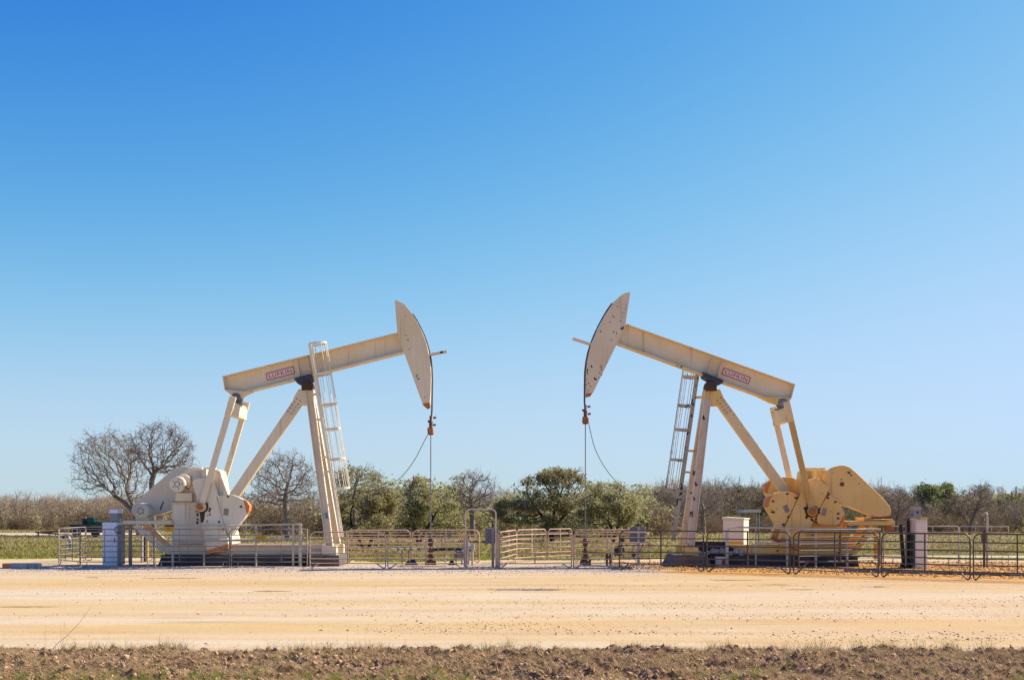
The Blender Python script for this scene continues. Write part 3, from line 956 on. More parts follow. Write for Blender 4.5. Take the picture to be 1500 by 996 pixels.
RIGHT = dict(
    Yc=47.0, s=-1, root_x=1130, label='yellowed ochre pumpjack on the right with head facing left and chipped ladder',
    paint='ochre', weight='ochre', beam_mat='beam', flange_mat='ochre_pale', gear_mat='ochre', leg_mat='cream_chip', rear_mat='ochre_pale',
    pit_mat=('ochre_deep', 'cream_chip'), eq_mat='ochre_pale', head_mat='cream_chip', lad_mat='chip_bad', lad_strap='chip_bad', brace_mat='ochre', guard_mat='ochre',
    skid=(1004, 1252), skid_y=799,
    pedestal=[(1160, 760), (1240, 768), (1242, 800), (1150, 800)],
    gearbox=[(1176, 690), (1180, 688), (1212, 688), (1218, 694), (1232, 740), (1240, 770), (1172, 770), (1172, 720)],
    gear_lugs=[(1188, 687.5, .25), (1204, 687.5, .15)],
    arm=[(1182, 703), (1197, 699), (1214, 713), (1212, 722), (1190, 767), (1183, 779), (1174, 799), (1170.5, 806), (1143, 790), (1145, 782), (1172, 724)],
    arm_tips=[[(1145.5, 786), (1173.8, 800.5), (1170.5, 807), (1142.5, 790.5)]],
    shaft=(1194, 714), pin=(1188.6, 748.7),
    weights_near=[dict(poly=[(1171.3, 724), (1161.5, 720), (1145, 720), (1131, 723), (1122.5, 731), (1121.5, 741), (1134, 762), (1144.5, 780)],
                       tips=[[(1133, 722.3), (1122.3, 730.6), (1121.2, 741.2), (1124, 744), (1128, 733)], [(1162, 719.6), (1171.6, 723.6), (1170, 727), (1163, 723)]],
                       slots=[(1152, 745, .10, .15, -.5)], bolts=[(1132.5, 734), (1147.5, 768), (1165.5, 729), (1153.5, 723), (1155, 757)]),
                  dict(poly=[(1213.2, 721), (1226.6, 731.5), (1239, 753), (1237, 760.5), (1230, 770), (1191, 767.5)],
                       tips=[[(1238.6, 751.6), (1239.4, 753), (1237.3, 761), (1230.3, 770.4), (1229.3, 768), (1234, 757)]],
                       slots=[(1207.5, 749.5, .09, .16, .25)], bolts=[(1214, 724), (1224, 735), (1228, 752), (1213, 729), (1228, 759), (1195, 765)])],
    weights_far=[dict(poly=[(1185, 702), (1175, 697), (1158, 697), (1144, 700), (1134.5, 708), (1133.5, 718), (1146, 742), (1157, 760)],
                      tips=[[(1146, 699.3), (1134.3, 707.6), (1133.2, 718.2), (1136, 722), (1141, 710)]])],
    n_splash=34, drip=0.0,
    eq_near=(1155, 605),
    web=[(916, 477), (1162, 565), (1157, 583), (1119, 581.5), (903, 502)],
    top=[(916, 476.2), (1163, 564.5)], bottom=[(901.5, 503), (1119, 583), (1157, 584.5)],
    stiff=[((1042.3, 525), (1036, 547.5)), ((1056.5, 530), (1050, 553))],
    tail=[(1108, 580), (1120, 584), (1157, 585.5), (1153, 590), (1148, 592.5), (1137, 592.5), (1128, 590)],
    endplate=[(1162, 565), (1157, 584)],
    plate=[(1059.6, 538.2), (1099, 552.6), (1096, 562.6), (1057, 548.2)],
    saddle=[(1027, 546.5), (1057.5, 558), (1056, 563), (1049, 564.5), (1040, 560), (1029, 553.5)],
    bearing=(1040, 565),
    post_top=(1036, 573), post_foot=(1011, 802),
    gusset=[(1030, 572), (1053.5, 571), (1059, 584), (1055, 594.5), (1039, 595), (1028.5, 590)],
    rear=[(1050, 582), (1171, 750)], rear_foot=[(1155, 742), (1182, 742), (1182, 790), (1155, 790)],
    head=[(922.7, 429.5), (916, 430.4), (909.5, 433.7), (897, 445), (884, 465), (871, 491), (862, 517), (858, 544), (857.8, 561), (858.5, 581), (865, 579.5), (869, 574.6), (905, 500.6), (915.6, 476)],
    head_tip=[(858.2, 577), (867, 576.5), (865, 580), (858.3, 581.6)],
    prong=[(866, 505.5), (838.5, 496.8)],
    head_marks=[(905, 449, .06), (899, 486, .07), (896, 498, .05), (894, 517, .03), (880, 537, .09), (881, 541, .08), (878, 546, .06), (881, 549, .06), (877, 553, .05), (862, 561, .06), (865, 566, .06), (862, 572, .05), (917, 447, .04), (916, 452, .05), (914, 458, .05), (912, 464, .04), (913, 479, .05)],
    wire=[(897, 445), (890, 455), (884, 465), (877, 478), (871, 491), (866, 503.5), (862, 517), (859.4, 530), (857.8, 544), (857.4, 565), (857.2, 588)],
    carrier=(590, 620), rod_x=857.5,
    cable=[(861, 612, -.2), (864, 628, -.1), (872, 658, 0), (887, 686, .2), (905, 707, .3), (928, 722, .4), (955, 724, .5), (972, 716, .56)],
    lad_dy=0.56, ladder=[(1026, 517), (986, 792)], cage=0.63, hoop_tilt=0.08,
    hoops=[(1024, 517), (1018, 553), (1012, 595), (1006.5, 630), (1000, 674), (993, 719)],
    standoffs=[(1014, 582, 1028, 582), (1007, 660, 1022, 661), (1000, 691, 1014, 692), (989, 771, 1000, 774)],
    platform=[(1241, 763), (1311, 763), (1311, 769), (1241, 769)], platform_top=763,
    brace=[(1278, 770.5), (1250, 810)],
    motor=(1286, 748, .30), motor_y=0.0,
    guard=[(1206.5, 703), (1212, 691), (1221, 683.5), (1234, 680.8), (1244.7, 683.4), (1255.5, 692.6), (1304, 739), (1306.5, 756), (1278, 756), (1248, 743.5), (1232, 739), (1214, 724)],
    guard_y=(-0.9, -0.56), guard_hub=(1233.5, 709),
    extras=[('motor_rail', 'ochre_deep', [[(1266, 757.5), (1277, 757.5), (1279, 761), (1308, 760), (1309, 762.8), (1266, 762.8)]], -0.6, 0.6),
            ('belt_shield', 'rust', [[(1279, 756.5), (1306, 756.5), (1306, 759.5), (1279, 759.5)]], -0.8, -0.5),
            ('junction_box', 'rust_orange', [[(1299, 770), (1304, 770), (1311, 774), (1310, 777), (1299, 776.5)]], -0.7, -0.45),
            ('platform_post', 'sign_y', [[(1281, 769.5), (1285, 769.5), (1285, 819), (1281, 819)]], -0.3, -0.18),
            ('gearbox_rib', 'ochre', [[(1189, 689), (1193, 689), (1196, 702), (1192, 702)]], -0.8, -0.46),
            ],
)
pj1 = pumpjack(LEFT)
pj2 = pumpjack(RIGHT)

# paint chips down the right pumpjack's front leg
for pts in ([(1018.5, 705), (1022, 711), (1020, 712), (1017, 707)], [(1015, 727), (1018.5, 730), (1017.5, 733), (1014.5, 730)],
            [(1011, 749), (1015, 749), (1015, 757), (1010.5, 757)], [(1016, 689), (1018, 690), (1017, 696), (1015, 696)]):
    b = MB()
    yy = 47.0 - 0.16 - 0.84 * ((sum(p[1] for p in pts) / 4 - 573) / 229)
    b.prism_px(pts, yy - 0.14, yy + 0.0)
    b.build('bare_patch', 'grease', pj2)
b = MB(); b.prism_px([(476, 751), (479.5, 751), (480, 759), (477, 759)], 46.5, 46.6); b.build('blue_tag', 'blue_tag', pj1)


# ------------------------------------------------------------------ foundations
def foundation(label, poly_main, poly_block, Yc, mats):
    x = W(poly_main[0][0], 0, Yc - 1.1).x
    t = thing('concrete_foundation', label, 'foundation', (x, Yc, 0))
    b = MB(); b.prism([(p[0], p[1]) for p in poly_main_xz(poly_main, Yc - 1.1)], Yc - 1.1, Yc + 1.1)
    b.build('main_slab', mats[0], t, 0.02)
    b = MB(); b.prism(poly_main_xz(poly_block, Yc - 1.45), Yc - 1.45, Yc + 1.45)
    b.build('end_block', mats[1], t, 0.03)
    return t


def poly_main_xz(p, Y):
    return [(W(px, 0, Y).x, z) for px, z in p]


foundation('long dark concrete footing under the cream white pumpjack',
           [(230, -0.05), (451, -0.05), (451, 0.455), (237, 0.455)], [(451.5, -0.05), (497.5, -0.05), (496.5, 0.458), (452, 0.458)], 47.5, ('conc_dark', 'conc_brown'))
foundation('long dark concrete footing with sloped end block under the ochre pumpjack',
           [(1039, -0.05), (1259, -0.05), (1256, 0.455), (1039, 0.455)], [(982, -0.05), (1045, -0.05), (1036, 0.458), (992, 0.458)], 47.0, ('conc_dark', 'conc_brown'))
# clutter on the right footing
t = thing('scrap_pile', 'black scrap, painted skid shadow and pale rubble on the ochre pumpjack skid', 'scrap', tuple(W(1055, 0, 46.1).xy) + (0.46,))
b = MB()
b.prism([(W(1013, 0, 46).x, .46), (W(1100, 0, 46).x, .46), (W(1086, 0, 46).x, .62), (W(1070, 0, 46).x, .8), (W(1064, 0, 46).x, 1.0), (W(1013, 0, 46).x, 1.02)], 46.02, 46.2)
b.build('skid_shade_plate', 'black', t, 0.02)  # black plate stands in for shadow on the skid, plus dark debris
b = MB()
rr = random.Random(3)
for px, z, r_ in ((1022, .56, .14), (1030, .52, .1), (1045, .66, .12), (1050, .62, .1), (1058, .66, .13), (1062, .58, .1), (1078, .6, .12), (1086, .56, .12), (1037, .54, .1), (1070, .52, .1)):
    q = W(px, 0, 45.97)
    b.cut(); b.lathe((q.x - r_, 45.95, z), (1, rr.uniform(-.3, .3), rr.uniform(-.3, .3)), [(0, r_ * .4), (r_ * .5, r_), (r_ * 1.5, r_ * .8), (r_ * 2, r_ * .3)], 6)
b.each('rubble', 'conc_white', t)
q = W(1055, 0, 45.6)
t = thing('fuel_can', 'dented pale bucket with red patch in front of the ochre pumpjack footing', 'bucket', (q.x, 45.55, 0))
b = MB(); b.lathe((q.x, 45.55, 0), (0, 0, 1), [(0, .17), (.02, .19), (.4, .22), (.42, .22)], 16); b.build('body', 'pale_pipe', t)
b = MB(); b.box((q.x + .03, 45.31, .1), (q.x + .15, 45.36, .34)); b.build('red_patch', 'plate_r', t)


# ------------------------------------------------------------------ fences
def make_panel(kind, mat, L, ht, rails, corner, r, foot):
    """one livestock panel along +X from the origin, every bar a child of its own"""
    t = thing('fence_panel', 'x', 'fence panel')
    b = MB()
    zb = rails[-1]
    pts = [(0, 0, 0.1)]
    if corner > 0.02:
        pts += [(corner * (1 - math.cos(a)), 0, ht - corner + corner * math.sin(a)) for a in [i * math.pi / 12 for i in range(7)]]
        pts += [(L - corner * (1 - math.cos(a)), 0, ht - corner + corner * math.sin(a)) for a in [i * math.pi / 12 for i in range(6, -1, -1)]]
    else:
        pts += [(0, 0, ht - .02), (0.02, 0, ht), (L - .02, 0, ht), (L, 0, ht - .02)]
    pts += [(L, 0, 0.1)]
    b.tube(pts, r, 8)
    b.build('frame', mat, t, local=True)
    for z in rails[1:]:
        b = MB(); b.tube([(0, 0, z), (L, 0, z)], r * 0.86, 6); b.build('rail', mat, t, local=True)
    for fx in ((0.5,) if foot == 'v' else (0.33, 0.66)):
        b = MB(); b.bar((L * fx, -r * .4, zb), (L * fx, -r * .4, ht - r * .5), (1, 0, 0), (0, 1, 0), r * (1.0 if foot == 'v' else .6), r * .55)
        b.build('upright', mat, t, local=True)
    for sx, d in ((0, 1), (L, -1)):
        b = MB()
        if foot == 'v':
            b.tube([(sx, 0, .12), (sx + d * .015, 0, .05), (sx + d * .07, 0, .03), (sx + d * .14, 0, .05), (sx + d * .36, 0, zb)], r, 6)
        else:
            b.tube([(sx, 0, .12), (sx + d * .02, 0, .04), (sx + d * .05, 0, .025), (sx + d * .22, 0, .025), (sx + d * .25, 0, .05), (sx + d * .26, 0, zb)], r * .8, 6)
        b.build('foot', mat, t, local=True)
    return t


GAL = make_panel('g', 'galv', 3.0, 1.52, [1.52, 1.28, 1.05, .84, .63, .40, .22], 0.0, .021, 'u')
GALP = make_panel('g', 'galv_pale', 2.0, 1.62, [1.62, 1.38, 1.12, .9, .7, .5, .32], 0.0, .018, 'u')
TAN = make_panel('t', 'tan_tube', 2.98, 1.42, [1.42, 1.20, 1.02, .83, .60, .38, .20], .24, .024, 'v')
BRN = make_panel('b', 'brown_tube', 3.2, 1.50, [1.50, 1.22, .95, .70, .48, .26], .24, .027, 'v')
used = set()


def place(proto, p, q, label, group):
    """first use moves the prototype itself, later ones copy it"""
    if proto.name in used:
        o = copy_tree(proto)
    else:
        o = proto
        used.add(proto.name)
    L = {GAL: 3.0, GALP: 2.0, TAN: 2.98, BRN: 3.2}[proto]
    d = Vector(q) - Vector(p)
    o.location = (p[0], p[1], 0)
    o.rotation_euler = (0, 0, math.atan2(d.y, d.x))
    o.scale = (d.length / L, 1, 1)
    tag(o, label, 'fence panel', group)
    return o


def X_(px, Y):
    return ((px - 750) * Y / F, Y)


G1 = 'galvanised fence panels round the cream pumpjack'
place(GAL, X_(118, 45.2), X_(225, 45.4), 'galvanised fence panel in front of the tall white cabinet', G1)
place(GAL, X_(227, 45.4), X_(336, 45.4), 'galvanised fence panel before the cream counterweights, the one carrying a warning sign', G1)
place(GAL, X_(339, 45.4), X_(450, 45.3), 'galvanised fence panel before the cream skid, between warning sign and tan fence', G1)
place(GAL, X_(86, 47.6), X_(117, 45.25), 'galvanised fence panel angled back at the far left end', G1)
place(GAL, X_(126, 51.5), X_(223, 51.5), 'galvanised fence panel standing behind the tall white cabinet', G1)
place(GAL, X_(86.5, 47.8), X_(125, 51.4), 'galvanised side panel closing the left end behind the angled one', G1)
G2 = 'faded tan fence panels between the pumpjacks'
place(TAN, X_(454, 44.6), X_(565, 44.3), 'faded tan fence panel before the foot of the cream pumpjack ladder', G2)
place(TAN, X_(568, 44.3), X_(680, 44.3), 'faded tan fence panel before the left wellhead', G2)
place(TAN, X_(730, 44.3), X_(837, 44.3), 'faded tan fence panel just right of the arched gateway', G2)
place(TAN, X_(840, 44.3), X_(952, 44.2), 'faded tan fence panel before the right wellhead', G2)
place(TAN, X_(507, 49.2), X_(601, 49.2), 'faded tan rear panel behind the left wellhead, beside the cream ladder foot', G2)
place(TAN, X_(604, 49.2), X_(702, 49.2), 'faded tan rear panel directly behind the left wellhead rod', G2)
place(TAN, X_(757, 49.6), X_(800, 51.5), 'faded tan rear panel behind the arched gateway, seen at a slant', G2)
place(TAN, X_(803, 51.5), X_(838, 52.6), 'faded tan rear panel just left of the right wellhead', G2)
place(TAN, X_(842, 50.0), X_(937, 50.0), 'faded tan rear panel behind the right wellhead and grey box', G2)
place(TAN, X_(732, 44.5), X_(756.5, 49.5), 'faded tan side panel running back from the arched gateway', G2)
G3 = 'dark brown fence panels before the ochre pumpjack'
DB = [(905, 43.1), (1033, 42.0), (1160, 40.4), (1289, 38.6), (1423.5, 37.0), (1560, 35.5)]
DL = ['dark brown fence panel overlapping the tan fence and grey box',
      'dark brown fence panel before the scrap and white shed of the ochre pumpjack',
      'dark brown fence panel before the ochre counterweights',
      'dark brown fence panel before the off-white cabinet and black bollards',
      'dark brown fence panel cut off by the right edge of the photo']
for i in range(5):
    (pa, ya), (pb, yb) = DB[i], DB[i + 1]
    place(BRN, X_(pa + 2.5, ya), X_(pb - 2.5, yb), DL[i], G3)
G4 = 'pale galvanised panels behind the right pad'
place(GALP, X_(1294, 46.6), X_(1404, 46.2), 'pale galvanised rear panel beside the off-white cabinet', G4)
place(GALP, X_(1406, 46.1), X_(1477, 45.2), 'pale galvanised rear panel with bright rails behind the hooked conduit', G4)
place(BRN, X_(1170, 44.2), X_(1289, 46.0), 'dark brown inner panel between ochre gearbox and black bollards', G3)

# arched gateway
t = thing('gateway_arch', 'tall arched tan pipe gateway in the middle of the fence', 'gateway', tuple(X_(704, 44.3)) + (0,))
xa, xb = X_(682, 44.3)[0], X_(726.5, 44.3)[0]
zt = W(0, 745.5, 44.3).z
b = MB(); c_ = .2
b.tube([(xa, 44.3, 0)] + [(xa + c_ * (1 - math.cos(a)), 44.3, zt - c_ + c_ * math.sin(a)) for a in [i * math.pi / 12 for i in range(7)]] +
       [(xb - c_ * (1 - math.cos(a)), 44.3, zt - c_ + c_ * math.sin(a)) for a in [i * math.pi / 12 for i in range(6, -1, -1)]] + [(xb, 44.3, 0)], .03, 8)
b.build('arch', 'tan_pale', t)
b = MB(); b.cut(); b.tube([(xa + .06, 44.3, 0), (xa + .06, 44.3, 1.3)], .028, 8); b.cut(); b.tube([(xb + .07, 44.3, 0), (xb + .07, 44.3, 1.4)], .04, 8); b.each('gate_post', 'tan_tube', t)
b = MB(); b.tube([(xa + .03, 44.3, .05), (xb + .03, 44.3, .05)], .02, 6); b.build('threshold', 'tan_tube', t)


# crank guard railings round each pumpjack
def railing(name, label, rails, posts, Y, r, mat):
    x = X_(rails[0][0][0], Y)[0]
    t = thing(name, label, 'railing', (x, Y, 0), 'cream guard rails round the cranks')
    for rl in rails:
        b = MB(); b.tube([W(px, py, Y) for px, py in rl], r, 8); b.build('rail', mat, t)
    for px, py, w in posts:
        q = W(px, py, Y)
        b = MB(); b.box((q.x - w, Y - w, 0), (q.x + w, Y + w, q.z)); b.build('post', mat, t)
    return t


railing('guard_railing', 'cream guard rail around the cranks of the cream pumpjack',
        [[(252, 769.5), (340, 769.5), (428, 767.5), (441, 767.8)], [(252, 790.5), (340, 790.5), (428, 788), (441, 788)]],
        [(253, 769.5, .035), (299, 769.5, .03), (429.5, 767, .04), (440, 767, .06), (375, 769, .03)], 46.2, .035, 'rail_cream')
railing('guard_railing', 'cream guard rail with rounded corner around the ochre cranks',
        [[(1065, 800), (1065, 780), (1067, 775), (1071, 772.5), (1080, 772), (1150, 773.5), (1290, 775)], [(1108, 795.5), (1150, 795), (1235, 795)]],
        [(1064.8, 776, .055), (1107, 773, .025), (1153, 773.5, .04), (1195, 774, .04), (1241, 774.5, .04)], 45.7, .035, 'rail_cream')


# warning signs
def sign(label, px0, py0, px1, py1, Y, band):
    a, c = W(px0, py0, Y), W(px1, py1, Y)
    t = thing('warning_sign', label, 'sign', ((a.x + c.x) / 2, Y, c.z), 'small warning signs on the railings')
    b = MB(); b.box((a.x, Y, c.z), (c.x, Y + .012, a.z)); b.build('plate', 'sign_y', t)
    hh = a.z - c.z
    b = MB()
    if band: b.box((a.x + .01, Y - .004, a.z - hh * .32), (c.x - .01, Y - .0005, a.z - hh * .06))
    for k in range(3):
        z = c.z + hh * (.12 + .16 * k)
        b.box((a.x + .05, Y - .004, z), (c.x - .05 - .06 * (k % 2), Y - .0005, z + hh * .05))
    b.build('print', 'sign_ink' if band else 'rust_orange', t)


sign('yellow orange warning sign with black heading before the cream pedestal', 241.5, 768.3, 255.3, 778, 45.37, True)
sign('plain orange sign hung low between cream counterweight and front legs', 376, 783, 390, 789.8, 45.37 + .78, False)
sign('orange sign on the guard rail beside the ochre gearbox', 1233, 780.5, 1245.5, 790, 45.62, False)


# ------------------------------------------------------------------ cabinets, boxes
def cabinet_left():
    Y = 46.6
    x0, x1 = W(150, 0, Y).x, W(171, 0, Y).x
    z1 = W(0, 765, Y).z
    t = thing('electrical_cabinet', 'tall white cabinet with grey box on top beside the cream motor platform', 'cabinet', ((x0 + x1) / 2, Y + .35, 0))
    b = MB(); b.box((x0, Y, 0), (x1, Y + .75, z1)); bo = b.build('body', 'cab_white', t, 0.015)
    b = MB(); b.box((x0 + .03, Y - .02, .08), (x1 - .03, Y - .003, z1 - .08)); d = b.build('door', 'cab_white', t, 0.006)
    b = MB(); b.box((x1 - .1, Y - .05, .95), (x1 - .06, Y - .022, 1.15)); b.build('handle', 'steel', d)
    x2, x3 = W(160, 0, Y).x, W(171.5, 0, Y).x
    z3 = W(0, 746.5, Y).z
    b = MB(); b.box((x2, Y + .05, z1 + .06), (x3, Y + .62, z3)); mb = b.build('meter_box', 'cab_grey', t, 0.012)
    b = MB(); b.box((x2 - .01, Y + .03, z3 - .14), (x3 + .02, Y + .64, z3 + .015)); b.build('lid', 'cab_white', mb, 0.01)
    b = MB()
    for xx in (x2 + .05, x3 - .05): b.cut(); b.tube([(xx, Y + .3, z1), (xx, Y + .3, z1 + .07)], .02, 6)
    b.each('riser', 'steel', t)
    b = MB()
    b.box((x1 + .002, Y + .12, .05), (x1 + .14, Y + .6, z1 - .12)); b.build('cooling_fins', 'cab_grey', t, 0.01)
    b = MB(); q = W(177.5, 0, Y + .7)
    b.tube([(q.x, Y + .7, 0), (q.x, Y + .7, z1 + .05), (q.x - .1, Y + .7, z1 + .2), (q.x - .25, Y + .65, z1 + .22)], .045, 8); b.build('conduit', 'cab_white', t)
    b = MB(); b.torus((x1 + .05, Y - .01, z1 - .3), (0, 1, 0), .13, .03, 14, 6); b.build('coiled_cable', 'steel', t)


cabinet_left()
# conduits and bollards left of the gearbox
for (px, Y, top, r_, mt, lb) in ((191, 47.0, 771, .07, 'galv', 'stout galvanised post under the cream motor platform'),
                                 (208, 49.5, 772, .06, 'galv_pale', 'pale steel post behind the motor platform brace'),
                                 (211.5, 50.5, 777, .09, 'black', 'black post behind the cream platform brace'),
                                 (215.5, 50.0, 776, .07, 'wood', 'yellow tan wooden post behind the cream platform brace')):
    q = W(px, top, Y)
    t = thing('service_post', lb, 'post', (q.x, Y, 0), 'short posts behind the motor platform')
    b = MB(); b.tube([(q.x, Y, 0), (q.x, Y, q.z)], r_, 12); b.build('shaft', mt, t)
    b = MB(); b.lathe((q.x, Y, q.z), (0, 0, 1), [(0, r_ * 1.15), (.03, r_ * 1.15), (.06, r_ * .5)], 12); b.build('cap', mt, t)


def post_box(px0, px1, py0, py1, Y, post_px, post_top, label, postmat):
    a, c = W(px0, py0, Y), W(px1, py1, Y)
    q = W(post_px, post_top, Y)
    t = thing('electrical_box', label, 'electrical box', (q.x, Y, 0))
    b = MB(); b.box((a.x, Y, c.z), (c.x, Y + .28, a.z)); bo = b.build('enclosure', 'box_blue', t, 0.012)
    b = MB(); b.box((a.x + .02, Y - .012, c.z + .02), (c.x - .02, Y - .001, a.z - .02)); b.build('door', 'box_blue', bo, 0.004)
    b = MB(); b.bar((q.x, Y - .06, 0), (q.x, Y - .06, q.z), (1, 0, 0), (0, 1, 0), .055, .04); b.build('post', postmat, t)
    b = MB(); b.lathe((q.x, Y - .06, q.z), (0, 0, 1), [(0, .05), (.12, .05), (.16, .03)], 10); b.build('cap', 'black', t)
    return t


post_box(711, 730, 774, 796, 45.0, 722, 772, 'slate grey box on a steel post beside the arched gateway', 'galv')
t2 = post_box(923, 945, 772.5, 795.5, 46.5, 935, 771, 'slate grey box on a white post near the right wellhead', 'galv_pale')
b = MB(); p, q = W(935.5, 812, 46.4), W(942, 796, 46.4); b.tube([p, q], .03, 6); b.build('brace', 'steel', t2)


def cabinet_right():
    Y = 44.3
    x0, x1 = W(1341, 0, Y).x, W(1358.5, 0, Y).x
    z1 = W(0, 760, Y).z
    t = thing('electrical_cabinet', 'off-white cabinet with grey meter box by the black bollards', 'cabinet', ((x0 + x1) / 2, Y + .3, 0))
    b = MB(); b.box((x0, Y, 0), (x1, Y + .6, z1)); b.build('body', 'cab_pink', t, 0.015)
    b = MB(); b.box((x0 + .03, Y - .02, .1), (x1 - .03, Y - .002, z1 - .06)); b.build('door', 'cab_pink', t, 0.005)
    b = MB(); b.box((x0 + .18, Y - .03, z1 + .001), (x1 + .02, Y + .62, z1 + .06)); b.build('cap_sheet', 'ochre_deep', t, 0.008)
    x2, x3 = W(1337, 0, Y).x, W(1348, 0, Y).x
    za, zb = W(0, 760.5, Y).z, W(0, 742.5, Y).z
    b = MB(); b.box((x2, Y - .1, za + .07), (x3, Y + .25, zb)); mb = b.build('meter_box', 'cab_grey', t, 0.012)
    b = MB(); b.box((x2 + .12, Y - .108, za + .23), (x2 + .19, Y - .101, za + .31)); b.build('meter_window', 'black', mb)
    b = MB(); b.box((x2 - .01, Y - .11, zb - .1), (x3 + .01, Y + .26, zb + .015)); b.build('lid', 'galv_pale', mb, 0.006)
    b = MB(); b.box((x0 - .07, Y + .05, .1), (x0 - .002, Y + .4, 1.35)); b.build('side_box', 'green_valve', t, 0.01)
    b = MB(); b.tube([(x0 - .08, Y, za + .2), (x0 - .3, Y, za + .15), (x0 - .38, Y, za - .1), (x0 - .38, Y, .1)], .03, 6); b.build('conduit', 'steel', t)


cabinet_right()
for (px, top, Y, r_, lb) in ((1319.5, 768, 44.9, .075, 'black bollard nearest the ochre motor platform, leaning slightly'),
                             (1329.5, 759, 44.8, .085, 'tall black bollard between leaning bollard and off-white cabinet'),
                             (1334.5, 764, 45.2, .06, 'brown pipe post tight beside the off-white cabinet')):
    q = W(px, top, Y)
    t = thing('bollard', lb, 'bollard', (q.x, Y, 0), 'pipes and bollards by the right cabinet')
    b = MB(); b.tube([(q.x + (.12 if top == 768 else 0), Y, 0), (q.x, Y, q.z)], r_, 12); b.build('shaft', 'black' if px < 1333 else 'rust', t)
    b = MB(); b.lathe((q.x + (.11 if top == 768 else 0), Y, 0.0), (0, 0, 1), [(0, r_ * 2.1), (.1, r_ * 1.9), (.18, r_ * 1.1)], 12); b.build('collar', 'black', t)
# hooked conduit
q = W(1446, 751, 45.5)
t = thing('hooked_conduit', 'galvanised conduit pipe with hooked top behind the pale rear panel', 'pipe', (q.x, 45.5, 0))
b = MB(); b.tube([(q.x, 45.5, 0), (q.x, 45.5, q.z - .1), (q.x - .03, 45.5, q.z - .02), (q.x - .09, 45.5, q.z), (q.x - .14, 45.5, q.z - .06)], .045, 8); b.build('pipe', 'galv_pale', t)
b = MB(); b.tube([(q.x - .12, 45.5, 0), (q.x - .12, 45.5, 1.5)], .05, 8); b.box((q.x - .22, 45.42, 1.0), (q.x - .08, 45.56, 1.35)); b.build('switch_post', 'brown_tube', t)
# the pale shed, turned so that its right flank shows
Y = 50.6
q = W(1078, 0, Y + .4)
z1 = W(0, 757, Y).z
t = thing('control_shed', 'pale cream shed with sloped top and orange base behind the ochre skid', 'shed', (q.x, Y + .4, 0))
t.rotation_euler = (0, 0, math.radians(-30))
hw, hd = .48, .36
b = MB(); b.box((-hw, -hd, .05), (hw, hd, z1 - .1)); b.build('body', 'cab_pink', t, 0.01, True)
b = MB(); b.prism([(-hw - .04, z1 - .099), (hw + .04, z1 - .099), (hw + .04, z1 - .05), (-hw - .04, z1)], -hd - .05, hd + .05); b.build('roof', 'cab_pink', t, 0.006, True)
b = MB(); b.box((-hw - .004, -hd - .01, .62), (hw + .004, -hd - .002, .88)); b.build('orange_band', 'sign_y', t, 0, True)
b = MB(); b.box((-hw + .06, -hd - .012, .95), (hw - .06, -hd - .002, z1 - .16)); b.build('door', 'cab_pink', t, 0.004, True)
b = MB(); b.tube([(-hw - .1, 0, 0), (-hw - .1, 0, 1.55)], .045, 8); b.build('conduit', 'galv_pale', t, 0, True)
# distant canopy
a = W(1098, 748, 80); 
t = thing('feed_shelter', 'small pale flat-roofed shelter far behind the cream shed', 'shelter', (a.x, 80, 0))
b = MB(); b.prism([(a.x - .75, a.z - .12), (a.x + .65, a.z - .1), (a.x + .65, a.z + .1), (a.x - .55, a.z + .1)], 79.3, 80.7); b.build('roof', 'rail_cream', t)
b = MB()
for sx in (-.5, .55):
    for sy in (-.5, .5): b.cut(); b.tube([(a.x + sx, 80 + sy, 0), (a.x + sx, 80 + sy, a.z - .1)], .04, 6)
b.each('leg', 'steel', t)


# ------------------------------------------------------------------ wellheads
def handwheel(b, c, axis, R):
    b.torus(c, axis, R, R * .16, 14, 5)
    a = Vector(axis).normalized(); u = a.orthogonal().normalized(); w = a.cross(u)
    for d in (u, w):
        b.tube([Vector(c) - d * R, Vector(c) + d * R], R * .1, 4)


